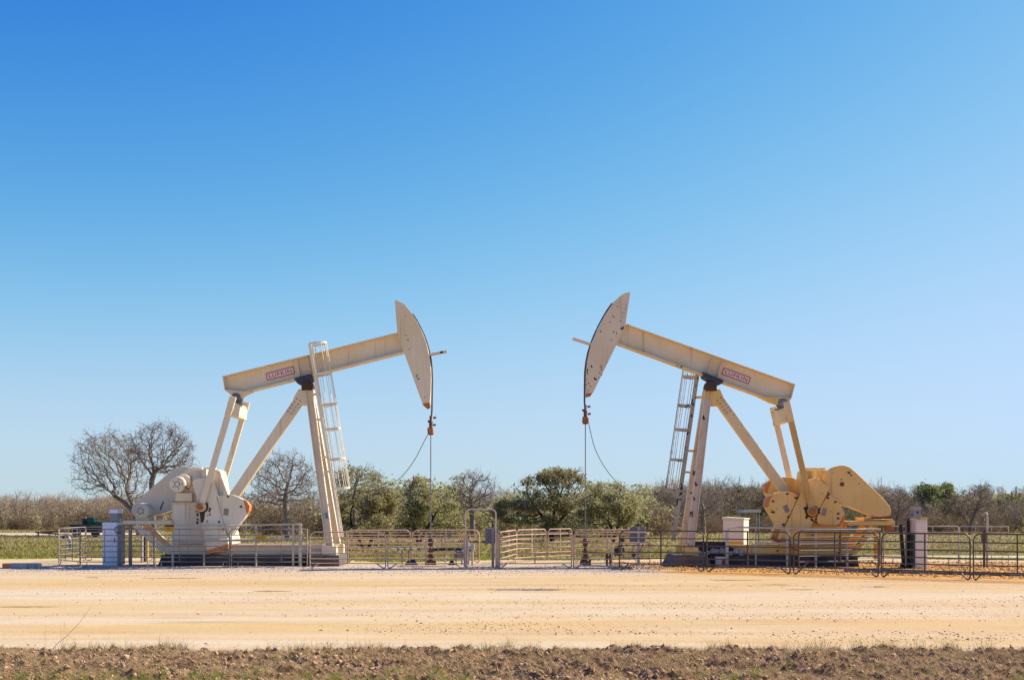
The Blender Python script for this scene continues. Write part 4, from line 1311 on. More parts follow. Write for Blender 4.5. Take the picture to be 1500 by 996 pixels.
def wellhead(px, Y, label, left):
    x = X_(px, Y)[0]
    t = thing('wellhead', label, 'wellhead', (x, Y, 0))
    b = MB(); b.lathe((x, Y, 0), (0, 0, 1), [(0, .16), (.05, .22), (.08, .22), (.081, .15), (.2, .15)], 16)
    b.box((x - .22, Y - .2, .0), (x + .22, Y + .2, .19)); b.build('casing_head', 'rust', t, 0.015)
    b = MB()
    b.lathe((x, Y, .2), (0, 0, 1), [(0, .1), (.1, .1), (.101, .17), (.15, .17), (.151, .09), (.35, .09), (.351, .15), (.41, .15), (.411, .075), (.6, .075), (.601, .12), (.66, .12)], 16)
    tr = b.build('tubing_spool', 'rust', t)
    b = MB()
    b.lathe((x, Y, .86), (0, 0, 1), [(0, .10), (.06, .13), (.16, .13), (.20, .09), (.3, .07), (.34, .035)], 14)
    b.build('stuffing_box', 'grease' if left else 'rust', tr)
    rr = random.Random(int(px))
    if left:
        zl = W(0, 804, Y).z
        xl, xr = X_(575, Y)[0], X_(690, Y)[0]
        b = MB(); b.tube([(xl, Y, zl), (x - .1, Y, zl)], .035, 8); b.build('flow_line', 'pale_pipe', t)
        b = MB(); b.tube([(x + .05, Y, zl - .03), (x + .9, Y, zl + .01), (xr, Y, zl - .03)], .06, 8); b.build('flow_line', 'black', t)
        b = MB()
        for px2 in (582, 592, 601, 612, 640, 652, 664, 676):
            q = X_(px2, Y)[0]
            b.cut(); b.lathe((q, Y, zl), (1, 0, 0), [(0, .05), (.01, .075), (.09, .075), (.1, .05)], 10)
        b.each('coupling', 'steel', t)
        b = MB()
        for px2 in (589, 599, 668):
            q = X_(px2, Y)[0]; b.cut(); b.tube([(q, Y, zl), (q, Y, .0)], .025, 6)
        b.each('pipe_support', 'rust', t)
        b = MB()
        for px2, r_ in ((598, .1), (605, .16), (662, .12)):
            q = X_(px2, Y)[0]; b.cut(); b.lathe((q, Y - .1, 0), (0, 0, 1), [(0, r_ * 1.5), (r_ * .6, r_), (r_ * 1.6, r_ * .5)], 9)
        b.each('valve_body', 'grease', t)
        b = MB()
        qa, qb = X_(647, Y)[0], X_(659, Y)[0]; zt2 = W(0, 784.5, Y).z
        b.tube([(qa, Y, zl), (qa, Y, zt2 - .1), (qa + .05, Y, zt2 - .02), (qa + .12, Y, zt2), (qb, Y, zt2)], .022, 6)
        b.build('bleed_line', 'steel', t)
        b = MB(); b.lathe((qb, Y - .06, zt2), (0, 1, 0), [(0, .07), (.06, .07)], 12); b.tube([(qb, Y, zt2), (qb, Y, zt2 - .14)], .03, 6); b.build('gauge', 'box_blue', t)
        xg = X_(684, Y)[0]
        b = MB(); b.lathe((xg, Y - .1, W(0, 786, Y).z), (0, 1, 0), [(0, .085), (.07, .085)], 14); b.tube([(xg, Y, W(0, 786, Y).z), (xg, Y, .1)], .03, 6); b.build('gauge', 'green_valve', t)
        b = MB()
        for px2, zt_ in ((677, .62), (686, .95), (692, .86)):
            q = X_(px2, Y)[0]; b.cut(); b.tube([(q, Y - .1, 0), (q, Y - .1, zt_)], .045, 8)
        q = X_(686, Y)[0]; q2 = X_(694, Y)[0]; b.cut()
        b.tube([(q, Y - .1, .7), (q2, Y - .1, .7)], .05, 8)
        b.tube([(q2, Y - .1, .62), (q2, Y - .1, .86)], .045, 8)
        b.each('riser_pipe', 'pale_pipe', t)
        b = MB(); q = X_(668, Y)[0]
        b.lathe((q, Y - .12, .42), (1, 0, 0), [(0, .08), (.06, .17), (.12, .17), (.3, .14), (.34, .07)], 12); handwheel(b, (q - .06, Y - .14, .42), (1, .2, 0), .13)
        b.build('choke_valve', 'steel', t)
        b = MB(); q = X_(652, Y)[0]; b.tube([(q, Y + .1, 0), (q, Y + .1, .3)], .03, 6); b.lathe((q, Y + .1, .3), (0, 0, 1), [(0, .05), (.05, .05)], 8); b.build('marker', 'pale_pipe', t)
    else:
        zl = W(0, 807, Y).z
        b = MB()
        xr = X_(938, Y)[0]
        b.tube([(x, Y, .55), (X_(896, Y)[0], Y, .5)], .04, 8); b.build('flow_line', 'rust', t)
        b = MB()
        q = X_(903, Y)[0]
        b.lathe((q, Y, .62), (1, 0, 0), [(0, .1), (.04, .2), (.16, .2), (.2, .1)], 14); b.lathe((q + .02, Y, .42), (0, 0, 1), [(0, .12), (.3, .1)], 12); handwheel(b, (q + .1, Y - .22, .62), (0, 1, 0), .19); b.build('gate_valve', 'grease', t)
        b = MB(); b.cut(); b.tube([(X_(896, Y)[0], Y, .5), (xr, Y, .5)], .04, 8)
        for px2, l_ in ((912, .05), (925, .12)):
            q = X_(px2, Y)[0]; b.cut(); b.tube([(q, Y, .5), (q + l_, Y, .82)], .035, 8)
        b.each('riser_pipe', 'pale_pipe', t)
        b = MB()
        for px2, z_ in ((911, 1.02), (928, .46)):
            q = X_(px2, Y)[0]; b.cut(); b.lathe((q, Y - .1, z_), (0, 1, 0), [(0, .06), (.02, .1), (.1, .1)], 12); b.tube([(q, Y, z_), (q, Y, z_ - .2)], .03, 6)
        b.each('gauge', 'green_valve', t)
        b = MB()
        for px2 in (889, 894):
            q = X_(px2, Y)[0]; b.cut(); b.tube([(q, Y, 0), (q, Y, .5)], .045, 8); b.lathe((q, Y, .3), (0, 0, 1), [(0, .07), (.1, .07)], 10)
        b.each('pipe_support', 'rust', t)
        b = MB()
        for px2 in (853, 864):
            q = X_(px2, Y)[0]; b.cut(); b.lathe((q, Y - .12, .18), (0, 0, 1), [(0, .05), (.06, .05), (.09, .03)], 8)
        b.each('flange_bolt', 'grease', t)
    return t


wellhead(631, 47.5, 'dark wellhead with long flow line under the cream horsehead', True)
wellhead(857.5, 47.0, 'rusty wellhead with green gauges under the ochre horsehead', False)

# long pipe on the ground to the right, wheel-stop block on the left
pa, pb = X_(1240, GY(838.5)), X_(1560, GY(846.0))
t = thing('ground_pipe', 'long grey pipe lying on orange gravel under the dark fence', 'pipe', (pa[0], pa[1], 0))
b = MB(); b.tube([(pa[0], pa[1] + .3, .065), (pb[0], pb[1] + .3, .065)], .065, 10); b.build('barrel', 'steel', t)
b = MB()
for k in range(1, 4):
    f_ = k / 4
    c = Vector((pa[0] * (1 - f_) + pb[0] * f_, pa[1] * (1 - f_) + pb[1] * f_ + .3, .065)); d = Vector((pb[0] - pa[0], pb[1] - pa[1], 0)).normalized()
    b.cut(); b.lathe(c, d, [(0, .075), (.14, .075)], 10)
b.each('coupling', 'rust', t)
pa, pb = X_(1126, 44.2), X_(1236, 41.6)
t = thing('loose_board', 'weathered pinkish board lying on orange gravel below the ochre cranks', 'board', (pa[0], pa[1], 0))
b = MB(); b.bar((pa[0], pa[1], .03), (pb[0], pb[1], .03), (0, 1, 0), (0, 0, 1), .09, .025); b.build('plank', 'tan_tube', t, .006)
Y = 44.4
t = thing('concrete_kerb_block', 'low concrete block with orange end lying at the left edge', 'kerb block', (X_(30, Y)[0], Y, 0))
for nm, a_, c_, z_, mt in (('orange_end', 3, 14, .2, 'orange'), ('middle_section', 14.1, 39.5, .21, 'conc_white'), ('rounded_end', 39.6, 58.5, .21, 'conc_white')):
    b = MB(); b.box((X_(a_, Y)[0], Y, 0), (X_(c_, Y)[0], Y + .22, z_)); b.build(nm, mt, t, .05 if nm == 'rounded_end' else .015)
b = MB(); q = X_(52, Y)[0]; b.lathe((q, Y - .003, .1), (0, -1, 0), [(0, .025), (.005, .025)], 10); b.build('pin_hole', 'black', t)

# far green machine with red boom
Y = 98.0
x0, x1 = X_(100, Y)[0], X_(150, Y)[0]
t = thing('farm_machine', 'dark green towed machine with long red boom in the far field', 'farm machine', ((x0 + x1) / 2, Y, 0))
zl = W(0, 779.5, Y).z; zm = W(0, 770, Y).z
b = MB(); b.box((x0 + .1, Y, zl), (x1, Y + 1.2, zl + .1)); b.build('chassis', 'black', t)
b = MB(); b.box((X_(103, Y)[0], Y + .1, zl + .1), (X_(117, Y)[0], Y + 1.1, zm)); b.box((X_(119, Y)[0], Y + .1, zl + .1), (X_(127, Y)[0], Y + 1.1, zm)); b.box((X_(128, Y)[0], Y + .1, zl + .1), (X_(146, Y)[0], Y + 1.1, zm - .12)); b.build('engine', 'black', t, .05)
b = MB(); b.box((X_(101, Y)[0], Y - .05, zm), (X_(150, Y)[0], Y + 1.2, zm + .14)); b.build('deck', 'tractor_green', t, .03)
b = MB(); b.lathe((X_(131, Y)[0], Y + .2, W(0, 763, Y).z), (0, 1, 0), [(0, .2), (.05, .33), (.8, .33), (.85, .2)], 14); b.box((X_(137, Y)[0], Y + .2, zm + .1), (X_(147, Y)[0], Y + 1, zm + .35)); b.build('tank', 'tractor_green', t)
b = MB(); b.box((X_(119, Y)[0], Y + .2, zm + .1), (X_(124, Y)[0], Y + .9, W(0, 759.5, Y).z)); b.tube([(X_(126, Y)[0], Y + .4, zm), (X_(126, Y)[0], Y + .4, W(0, 755, Y).z)], .05, 8); b.build('exhaust', 'black', t, .03)
b = MB(); b.flat((X_(58, Y)[0], Y + .3, zl + .02), (X_(110, Y)[0], Y + .3, zl + .12), .16, .3); b.build('boom', 'red_boom', t)
b = MB(); b.flat((X_(50, Y)[0], Y + .28, zl), (X_(86, Y)[0], Y + .28, zl - .16), .12, .2); b.build('hitch', 'black', t)
for px2 in (112, 140):
    b = MB(); b.lathe((X_(px2, Y)[0], Y - .15, .36), (0, 1, 0), [(0, .2), (.03, .36), (.2, .36), (.23, .2)], 18); b.build('wheel', 'black', t)
b = MB(); b.tube([(X_(54, Y)[0], Y + .28, 0), (X_(54, Y)[0], Y + .28, zl + .1)], .07, 8); b.build('jack_stand', 'steel', t)
# drooping standpipe in the field
q = W(98, 784, 63.5)
t = thing('bent_standpipe', 'bent dark standpipe with green cap in the grass beside the left fence', 'standpipe', (q.x, 63.5, 0))
b = MB(); b.tube([(q.x + .22, 63.5, 0), (q.x + .2, 63.5, .5), (q.x + .12, 63.5, q.z - .15), (q.x, 63.5, q.z), (q.x - .16, 63.5, q.z - .1)], .1, 10); b.build('pipe', 'steel', t)
b = MB(); b.lathe((q.x - .12, 63.5, q.z - .08), (-.8, 0, -.5), [(0, .11), (.12, .12), (.15, .05)], 12); b.build('cap', 'green_valve', t)
# masts on the skyline
for px2, top, Yf, w_, lb, nm, ct in ((1291, 700, 640, .5, 'thin lattice radio mast above bare trees on the skyline', 'radio_mast', 'mast'),
                                     (1488.5, 712, 420, .25, 'far timber power pole on the right hilltop', 'utility_pole', 'pole')):
    q = W(px2, top, Yf)
    t = thing(nm, lb, ct, (q.x, Yf, 0))
    if nm == 'radio_mast':
        b = MB()
        for k in range(3):
            a = k * 2.094
            b.tube([(q.x + w_ * math.cos(a), Yf + w_ * math.sin(a), 0), (q.x + .1 * math.cos(a), Yf + .1 * math.sin(a), q.z)], .06, 4)
        b.build('lattice', 'galv', t)
        b = MB(); b.tube([(q.x, Yf, q.z - 1), (q.x, Yf, q.z + 1)], .05, 4); b.build('antenna', 'galv', t)
    else:
        b = MB(); b.tube([(q.x, Yf, 0), (q.x, Yf, q.z)], .2, 6); b.build('shaft', 'bark_grey', t)
        b = MB(); b.bar((q.x - .9, Yf, q.z - .6), (q.x + .9, Yf, q.z - .6), (0, 1, 0), (0, 0, 1), .08, .08); b.build('crossarm', 'bark_grey', t)


# ------------------------------------------------------------------ trees
def colonize(seeds, attract, D, di, dk, iters=140, jit=0.12, grav=0.0):
    """space colonisation: seeds = list of chains of points; returns positions and parents"""
    pos, par = [], []
    for ch in seeds:
        prev = -1 if isinstance(ch[0], (tuple, Vector)) else ch[0]
        for i, p in enumerate(ch if prev == -1 else ch[1:]):
            pos.append(np.array(p, float)); par.append(prev); prev = len(pos) - 1
    P = np.array(pos); par = list(par)
    A = np.array(attract, float)
    nd = np.full(len(A), 1e9); ni = np.zeros(len(A), int)
    def upd(i0):
        nonlocal nd, ni
        dd = np.linalg.norm(A[:, None, :] - P[None, i0:, :], axis=2)
        j = dd.argmin(1); m_ = dd[np.arange(len(A)), j]
        better = m_ < nd
        nd = np.where(better, m_, nd); ni = np.where(better, j + i0, ni)
    upd(0)
    for it in range(iters):
        act = nd < di
        if not act.any(): break
        idx = ni[act]
        dv = A[act] - P[idx]
        dv /= np.linalg.norm(dv, axis=1)[:, None] + 1e-9
        un, inv = np.unique(idx, return_inverse=True)
        acc = np.zeros((len(un), 3)); np.add.at(acc, inv, dv)
        acc /= np.linalg.norm(acc, axis=1)[:, None] + 1e-9
        acc += rng.normal(0, jit, acc.shape); acc[:, 2] += grav
        acc /= np.linalg.norm(acc, axis=1)[:, None] + 1e-9
        new = P[un] + acc * D
        i0 = len(P)
        P = np.vstack([P, new]); par += list(un)
        upd(i0)
        keep = nd > dk
        A, nd, ni = A[keep], nd[keep], ni[keep]
        if len(A) == 0 or len(P) > 9000: break
    return P, np.array(par)


def radii(P, par, tip, e, cap):
    n = len(P)
    acc = np.zeros(n)
    r = np.zeros(n)
    nc = np.bincount(par[par >= 0], minlength=n)
    for i in range(n - 1, -1, -1):
        r[i] = tip if acc[i] == 0 else acc[i] ** (1 / e)
        if par[i] >= 0: acc[par[i]] += r[i] ** e
    return np.minimum(r, cap), nc


def seg_mesh(P0, P1, R0, R1, k):
    d = P1 - P0
    d /= np.linalg.norm(d, axis=1)[:, None] + 1e-9
    ref = np.where(np.abs(d[:, 2:3]) < 0.8, np.array([[0, 0, 1.0]]), np.array([[1.0, 0, 0]]))
    u = np.cross(d, ref); u /= np.linalg.norm(u, axis=1)[:, None] + 1e-9
    w = np.cross(d, u)
    a = np.arange(k) * 2 * np.pi / k
    cs, sn = np.cos(a), np.sin(a)
    ring = u[:, None, :] * cs[None, :, None] + w[:, None, :] * sn[None, :, None]
    V = np.concatenate([P0[:, None] + ring * R0[:, None, None], P1[:, None] + ring * R1[:, None, None]], axis=1)
    n = len(P0)
    base = (np.arange(n) * 2 * k)[:, None, None]
    j = np.arange(k)
    f = np.stack([j, (j + 1) % k, (j + 1) % k + k, j + k], axis=1)[None]
    return V.reshape(-1, 3), (f + base).reshape(-1, 4)


def twigs(P, idx, n_per, L, r, up=0.3):
    """two-jointed twigs at the given nodes"""
    c = np.repeat(P[idx], n_per, axis=0)
    m_ = len(c)
    d = rng.normal(0, 1, (m_, 3)); d[:, 2] += up
    d /= np.linalg.norm(d, axis=1)[:, None]
    l = L * rng.uniform(0.5, 1.3, m_)[:, None]
    p1 = c + d * l * 0.5
    d2 = d + rng.normal(0, .45, d.shape); d2 /= np.linalg.norm(d2, axis=1)[:, None]
    p2 = p1 + d2 * l * 0.5
    d3 = d + rng.normal(0, .7, d.shape); d3 /= np.linalg.norm(d3, axis=1)[:, None]
    p3 = p1 + d3 * l * 0.45
    P0 = np.vstack([c, p1, p1]); P1 = np.vstack([p1, p2, p3])
    R0 = np.concatenate([np.full(m_, r), np.full(2 * m_, r * .75)])
    R1 = np.concatenate([np.full(m_, r * .75), np.full(2 * m_, r * .4)])
    return P0, P1, R0, R1


def leaves(C, n, spread, size, flat=0.7):
    c = C[rng.integers(0, len(C), n)] + rng.normal(0, 1, (n, 3)) * np.array([spread, spread, spread * flat])
    u = rng.normal(0, 1, (n, 3)); u /= np.linalg.norm(u, axis=1)[:, None]
    t = rng.normal(0, 1, (n, 3)); w = np.cross(u, t); w /= np.linalg.norm(w, axis=1)[:, None] + 1e-9
    s = size * rng.uniform(0.6, 1.4, n)[:, None]
    V = np.stack([c - u * s, c - w * s * .5, c + u * s, c + w * s * .5], axis=1)
    return V.reshape(-1, 3), np.arange(4 * n).reshape(-1, 4)


def ell_points(ells, Y, n, shell=0.25, depth=1.0):
    out = []
    area = np.array([e[2] * e[3] for e in ells], float); area /= area.sum()
    for e, a in zip(ells, area):
        k = int(n * a) + 1
        v = rng.normal(0, 1, (k, 3)); v /= np.linalg.norm(v, axis=1)[:, None]
        r = rng.uniform(shell, 1, k) ** (1 / 2.2)
        c = W(e[0], e[1], Y)
        rx, rz = e[2] * Y / F, e[3] * Y / F
        out.append(np.array(c) + v * r[:, None] * np.array([rx, rx * depth, rz]))
    return np.vstack(out)


BARE = ('bare_oak', 'sparse_oak')


def tree(name, label, cat, Y, trunks, ells, n_att, bark, tip, cap, D, di, dk, tw=None, leaf=None, e=2.02, k=5, group=None, grav=0.0, jit=.14):
    """trunks: chains of photo pixels (first point at the ground)"""
    chains = []
    for ch in trunks:
        pts = [W(px, py, Y) for px, py in ch]
        pts[0].z = -0.1
        out = []
        for a, c in zip(pts[:-1], pts[1:]):
            m_ = max(1, int((c - a).length / D))
            out += [tuple(a.lerp(c, i / m_)) for i in range(m_)]
        out.append(tuple(pts[-1]))
        chains.append(out)
    A = ell_points(ells, Y, n_att)
    if leaf:
        # thin the crown unevenly so that it breaks into clumps with gaps
        ph = rng.uniform(0, 6.28, 6)
        q = (np.sin(A[:, 0] * 2.3 + ph[0]) + np.sin(A[:, 1] * 2.1 + ph[1]) + np.sin(A[:, 2] * 2.9 + ph[2]) + .8 * np.sin(A[:, 0] * 4.7 + A[:, 2] * 3.1 + ph[3]))
        A = A[q > -1.05]
    else:
        jit = .34
    P, par = colonize(chains, A, D, di, dk, grav=grav, jit=jit)
    r, nc = radii(P, par, tip, e, cap)
    ok = par >= 0
    i = np.where(ok)[0]
    base = (chains[0][0][0], Y, 0.0)
    t = thing(name, label, cat, base, group)
    big = r[i] > cap * 0.38
    V, Fc = seg_mesh(P[par[i][big]], P[i][big], np.minimum(r[par[i][big]], r[i][big] * 1.25), r[i][big], 8)
    np_obj('trunk', V, Fc, bark, t, base, True)
    sm_ = ~big
    P0, P1 = P[par[i][sm_]], P[i][sm_]
    R0, R1 = np.minimum(r[par[i][sm_]], r[i][sm_] * 1.3), r[i][sm_]
    if tw:
        n_per, L, tr = tw
        idx = np.where(r < tip * 1.9)[0]
        a = twigs(P, idx, n_per, L, tr)
        P0, P1, R0, R1 = np.vstack([P0, a[0]]), np.vstack([P1, a[1]]), np.concatenate([R0, a[2]]), np.concatenate([R1, a[3]])
    V, Fc = seg_mesh(P0, P1, R0, R1, 4)
    np_obj('branches', V, Fc, bark, t, base)
    if leaf:
        mat, n, spread, size = leaf
        C = P[np.where(r < tip * 1.9)[0]]
        # leaf weight varies from twig to twig: full clumps beside nearly bare ones
        wv = rng.random(len(C)) ** 2.2
        wv *= .35 + np.clip(np.sin(C[:, 0] * 1.9 + Y) + np.sin(C[:, 2] * 2.7 + 1) + .6, 0, 2)
        C = C[rng.choice(len(C), min(len(C) * 3, 6000), p=wv / wv.sum())]
        V, Fc = leaves(C, n, spread, size)
        np_obj('crown', V, Fc, mat, t, base)
    return t


GB = 'bare winter oaks in the field'
tree('bare_oak', 'large bare grey oak leaning left behind the cream motor, widest crown', 'tree', 104,
     [[(204, 778), (201, 755), (193, 735), (186, 718)], [(203, 778), (197, 752), (181, 735), (170, 728)]],
     [(160, 672, 55, 42), (133, 708, 28, 20), (190, 700, 30, 38), (155, 655, 40, 26)], 1300, 'bark_pale', .019, .46, .27, 3.2, .42, tw=(2, .8, .012), group=GB)
tree('bare_oak', 'upright bare grey oak rising directly over the cream belt guard', 'tree', 101,
     [[(226, 778), (223, 740), (222, 705), (226, 692)]],
     [(238, 658, 50, 43), (255, 675, 35, 25), (208, 650, 24, 26)], 1150, 'bark_grey', .018, .42, .27, 3.2, .42, tw=(2, .8, .012), group=GB)
tree('bare_oak', 'rounded bare oak between the cream pumpjack legs', 'tree', 88,
     [[(421, 788), (420, 760), (418, 735), (420, 716)]],
     [(417, 700, 50, 40), (385, 728, 24, 14), (445, 722, 24, 16)], 1150, 'bark_pale', .017, .44, .24, 2.8, .36, tw=(2, .7, .011), group=GB)
tree('sparse_oak', 'thin sparsely leafed oak just right of the cream ladder', 'tree', 90,
     [[(520, 786), (519, 760), (518, 735), (521, 712)]],
     [(526, 704, 36, 27), (505, 720, 16, 16), (548, 716, 18, 14)], 520, 'bark_grey', .016, .3, .24, 2.8, .36, tw=(2, .6, .011), leaf=('leaf_grey', 2200, .3, .09))
tree('bare_oak', 'bare fan-shaped oak behind the arched gateway', 'tree', 98,
     [[(693, 786), (692, 760), (691, 742), (690, 730)]],
     [(692, 719, 38, 31), (692, 735, 36, 16)], 850, 'bark_pale', .017, .34, .24, 2.8, .34, tw=(2, .7, .011), group=GB)
GE = 'evergreen oaks in the field'
tree('evergreen_oak', 'low grey-green oak with forked trunk behind the cream ladder foot', 'tree', 66,
     [[(534, 805), (527, 792), (521, 782), (514, 766)], [(538, 805), (545, 788), (551, 776), (556, 764)]],
     [(512, 752, 30, 24), (555, 744, 36, 26), (530, 722, 16, 16), (566, 722, 14, 12), (545, 765, 46, 14)], 900, 'bark_dark', .014, .22, .2, 2.4, .3, tw=(1, .4, .009), leaf=('leaf_oak', 13000, .18, .065), group=GE)
tree('evergreen_oak', 'yellowish green bushy oak behind the left polished rod', 'tree', 76,
     [[(612, 798), (610, 780), (604, 765)], [(613, 798), (622, 778), (632, 764)]],
     [(588, 750, 36, 28), (632, 744, 32, 32), (604, 712, 18, 16), (630, 716, 12, 14), (656, 752, 18, 22), (575, 768, 30, 14)], 1000, 'bark_dark', .014, .22, .22, 2.6, .33, tw=(1, .4, .009), leaf=('leaf_grey', 14000, .2, .075), group=GE)
tree('evergreen_oak', 'broad dark live oak with thick forked trunk behind the right half of the tan fence', 'tree', 84,
     [[(808, 792), (806, 778), (800, 762), (788, 748)], [(810, 792), (812, 776), (822, 760), (834, 748)], [(808, 792), (808, 775), (812, 750), (818, 735)]],
     [(776, 716, 26, 20), (818, 704, 40, 20), (852, 722, 30, 26), (752, 748, 34, 20), (800, 738, 50, 20), (784, 764, 46, 12), (845, 694, 14, 12)], 1300, 'bark_dark', .015, .3, .23, 2.6, .36, tw=(1, .45, .01), leaf=('leaf_oak', 22000, .2, .08), group=GE)
tree('evergreen_oak', 'round olive oak just right of the right polished rod', 'tree', 82,
     [[(897, 793), (896, 775), (890, 762)], [(898, 793), (904, 774), (912, 758)]],
     [(890, 746, 36, 28), (918, 748, 22, 26), (882, 720, 20, 14), (862, 760, 22, 18), (908, 718, 10, 12)], 900, 'bark_dark', .014, .24, .23, 2.6, .35, tw=(1, .45, .01), leaf=('leaf_grey', 14500, .21, .08), group=GE)
tree('bare_oak', 'small bare forked tree far behind the grey box and right wellhead', 'tree', 105,
     [[(952, 784), (952, 770), (953, 762)]], [(953, 750, 20, 18)], 260, 'bark_pale', .016, .16, .24, 2.4, .34, tw=(2, .6, .011), group=GB)
tree('bare_oak', 'brown bare oak right of the ochre front legs', 'tree', 108,
     [[(1031, 783), (1030, 762), (1030, 750)]], [(1030, 736, 32, 24), (1030, 748, 32, 16)], 800, 'bark_pale', .019, .3, .26, 2.8, .36, tw=(2, .8, .013), group=GB)
tree('bare_oak', 'bare grey tree just right of the ochre belt guard', 'tree', 112,
     [[(1312, 782), (1314, 760), (1317, 746)]], [(1318, 733, 27, 22), (1310, 750, 20, 14)], 500, 'bark_grey', .018, .24, .26, 2.8, .38, tw=(2, .8, .012), group=GB)
tree('bare_oak', 'dark bare oak leaning right above the hooked conduit', 'tree', 108,
     [[(1421, 783), (1423, 764), (1430, 748), (1434, 735)], [(1420, 783), (1418, 766), (1408, 752)]],
     [(1440, 720, 18, 14), (1425, 733, 34, 22), (1405, 742, 26, 18)], 650, 'bark_grey', .018, .3, .26, 2.8, .38, tw=(2, .8, .012), group=GB)
GD = 'dark green trees along the far brush line'
for lb, px, cy, rx, ry, Y in (('dark green tree above the cream shed, tallest of three', 1080, 729, 22, 18, 150), ('dark green tree left of the ochre crank tip', 1104, 730, 18, 17, 152),
                              ('dark green tree just left of the cream shed', 1056, 733, 20, 17, 156), ('dark green tree behind the off-white cabinet', 1360, 729, 22, 19, 128),
                              ('dark green tree right of the grey meter box', 1384, 731, 19, 20, 131), ('low green cedar on the far right slope', 1477, 737, 17, 7, 150)):
    tree('evergreen_oak', lb, 'tree', Y, [[(px, 775), (px, 760), (px + 2, cy + ry * .5)]],
         [(px, cy, rx, ry), (px - rx * .4, cy + ry * .6, rx * .8, ry * .6)], 420, 'bark_dark', .02, .25, .32, 3.2, .5, leaf=('leaf_dark', 5500, .34, .15), group=GD)


# far brush: thickets that read as one mass
def shrub_variants(nv, h, w, leafy):
    out = []
    for i in range(nv):
        stems = []
        for s_ in range(4):
            a = rng.uniform(0, 6.28)
            stems.append([(0.15 * math.cos(a), .15 * math.sin(a), 0), (.35 * math.cos(a), .35 * math.sin(a), h * .22), (.55 * math.cos(a), .55 * math.sin(a), h * .42)])
        n = 170
        v = rng.normal(0, 1, (n, 3)); v /= np.linalg.norm(v, axis=1)[:, None]
        pts = v * (rng.uniform(.2, 1, n) ** .45)[:, None] * np.array([w, w, h * .36]) + np.array([0, 0, h * .66])
        P, par = colonize(stems, pts, .3, 3.0, .42, 40, jit=.2, grav=.25)
        r, nc = radii(P, par, .02, 2.3, .13)
        i_ = np.where(par >= 0)[0]
        a = twigs(P, np.where(r < .04)[0], 2, .9, .016, 1.3)
        P0 = np.vstack([P[par[i_]], a[0]]); P1 = np.vstack([P[i_], a[1]])
        V, Fc = seg_mesh(P0, P1, np.concatenate([r[i_], a[2]]), np.concatenate([r[i_], a[3]]), 3)
        out.append((V, Fc))
    return out


def brush(name, label, n, xr, yr, hs, vars_, mat, zf=None):
    Vs, Fs, o = [], [], 0
    for i in range(n):
        V, Fc = vars_[rng.integers(len(vars_))]
        y = rng.uniform(*yr)
        px = rng.uniform(*xr)
        x = (px - 750) * y / F
        s = rng.uniform(*hs); a = rng.uniform(0, 6.28)
        R = np.array([[math.cos(a), -math.sin(a), 0], [math.sin(a), math.cos(a), 0], [0, 0, 1]])
        z = zf(x, y) if zf else 0
        Vs.append((V * np.array([s * rng.uniform(.9, 1.3), s, s])) @ R.T + np.array([x, y, z]))
        Fs.append(Fc + o); o += len(V)
    ob = np_obj(name, np.vstack(Vs), np.vstack(Fs), mat)
    tag(ob, label, 'brush', kind='stuff')
    return ob


SV = shrub_variants(5, 4.0, 1.7, False)
brush('bare_brush', 'grey-brown leafless thicket along the left field edge', 150, (-90, 330), (138, 185), (.8, 1.08), SV, 'brush_tw')
brush('bare_brush', 'low grey-brown thicket behind the middle trees', 75, (330, 960), (112, 165), (.7, 1.15), SV, 'brush_tw')
brush('bare_brush', 'grey-brown leafless thicket behind the ochre pumpjack', 105, (935, 1310), (125, 170), (.85, 1.4), SV, 'brush_tw')
brush('bare_brush', 'leafless thicket along the right field edge', 80, (1290, 1600), (118, 190), (.6, 1.0), SV, 'brush_tw')


def hill_z(x, y):
    t = max(0.0, min(1.0, (y - 190) / 300.0))
    base = 9.6 * t * t * (3 - 2 * t)
    return base * max(0.0, min(1.0, (x - 40) / 90.0 + .12)) + 1.0 * t * math.sin(x * .03)


brush('hill_brush', 'grey-brown scrub covering the low rise on the right', 150, (1240, 1620), (195, 430), (.7, 1.1), SV, 'brush_tw', hill_z)
CS = []
V, Fc = leaves(np.vstack([rng.normal(0, 1, (40, 3)) * np.array([1.2, 1.2, .7]) + np.array([0, 0, 1.3])]), 1900, .3, .1)
CS.append((V, Fc))
brush('bushy_belt', 'grey-olive bushes joining the middle trees into one belt', 17, (486, 655), (92, 118), (.9, 1.7), CS, 'leaf_grey')
brush('bushy_belt', 'grey-olive bushes low beside the broad live oak', 19, (738, 935), (92, 118), (.8, 1.6), CS, 'leaf_grey')
brush('dry_underbrush', 'dry tan and green undergrowth below the field trees', 90, (330, 1000), (100, 140), (.45, 1.0), CS, 'leaf_dry')
brush('green_underbrush', 'scattered dull green bushes among the bare thickets', 70, (300, 1560), (118, 180), (.7, 1.5), CS, 'leaf_under')
brush('dry_underbrush', 'low dry tan growth at the foot of the left and right thickets', 90, (-80, 330), (132, 145), (.3, .7), CS, 'leaf_dry')
brush('dry_underbrush', 'low dry tan growth at the foot of the right thicket', 90, (930, 1600), (112, 126), (.3, .65), CS, 'leaf_dry')

# ------------------------------------------------------------------ ground
def grid_obj(name, x0, x1, nx, y0, y1, ny, zf, mat, ys=None):
    xs = np.linspace(x0, x1, nx)
    ys = np.linspace(y0, y1, ny) if ys is None else ys
    ny = len(ys)
    X, Y = np.meshgrid(xs, ys)
    Z = zf(X, Y)
    V = np.stack([X, Y, Z], axis=2).reshape(-1, 3)
    i = np.arange(ny - 1)[:, None] * nx + np.arange(nx - 1)[None]
    Fc = np.stack([i, i + 1, i + nx + 1, i + nx], axis=2).reshape(-1, 4)
    return tag(np_obj(name, V, Fc, mat, smooth=True), kind='structure')


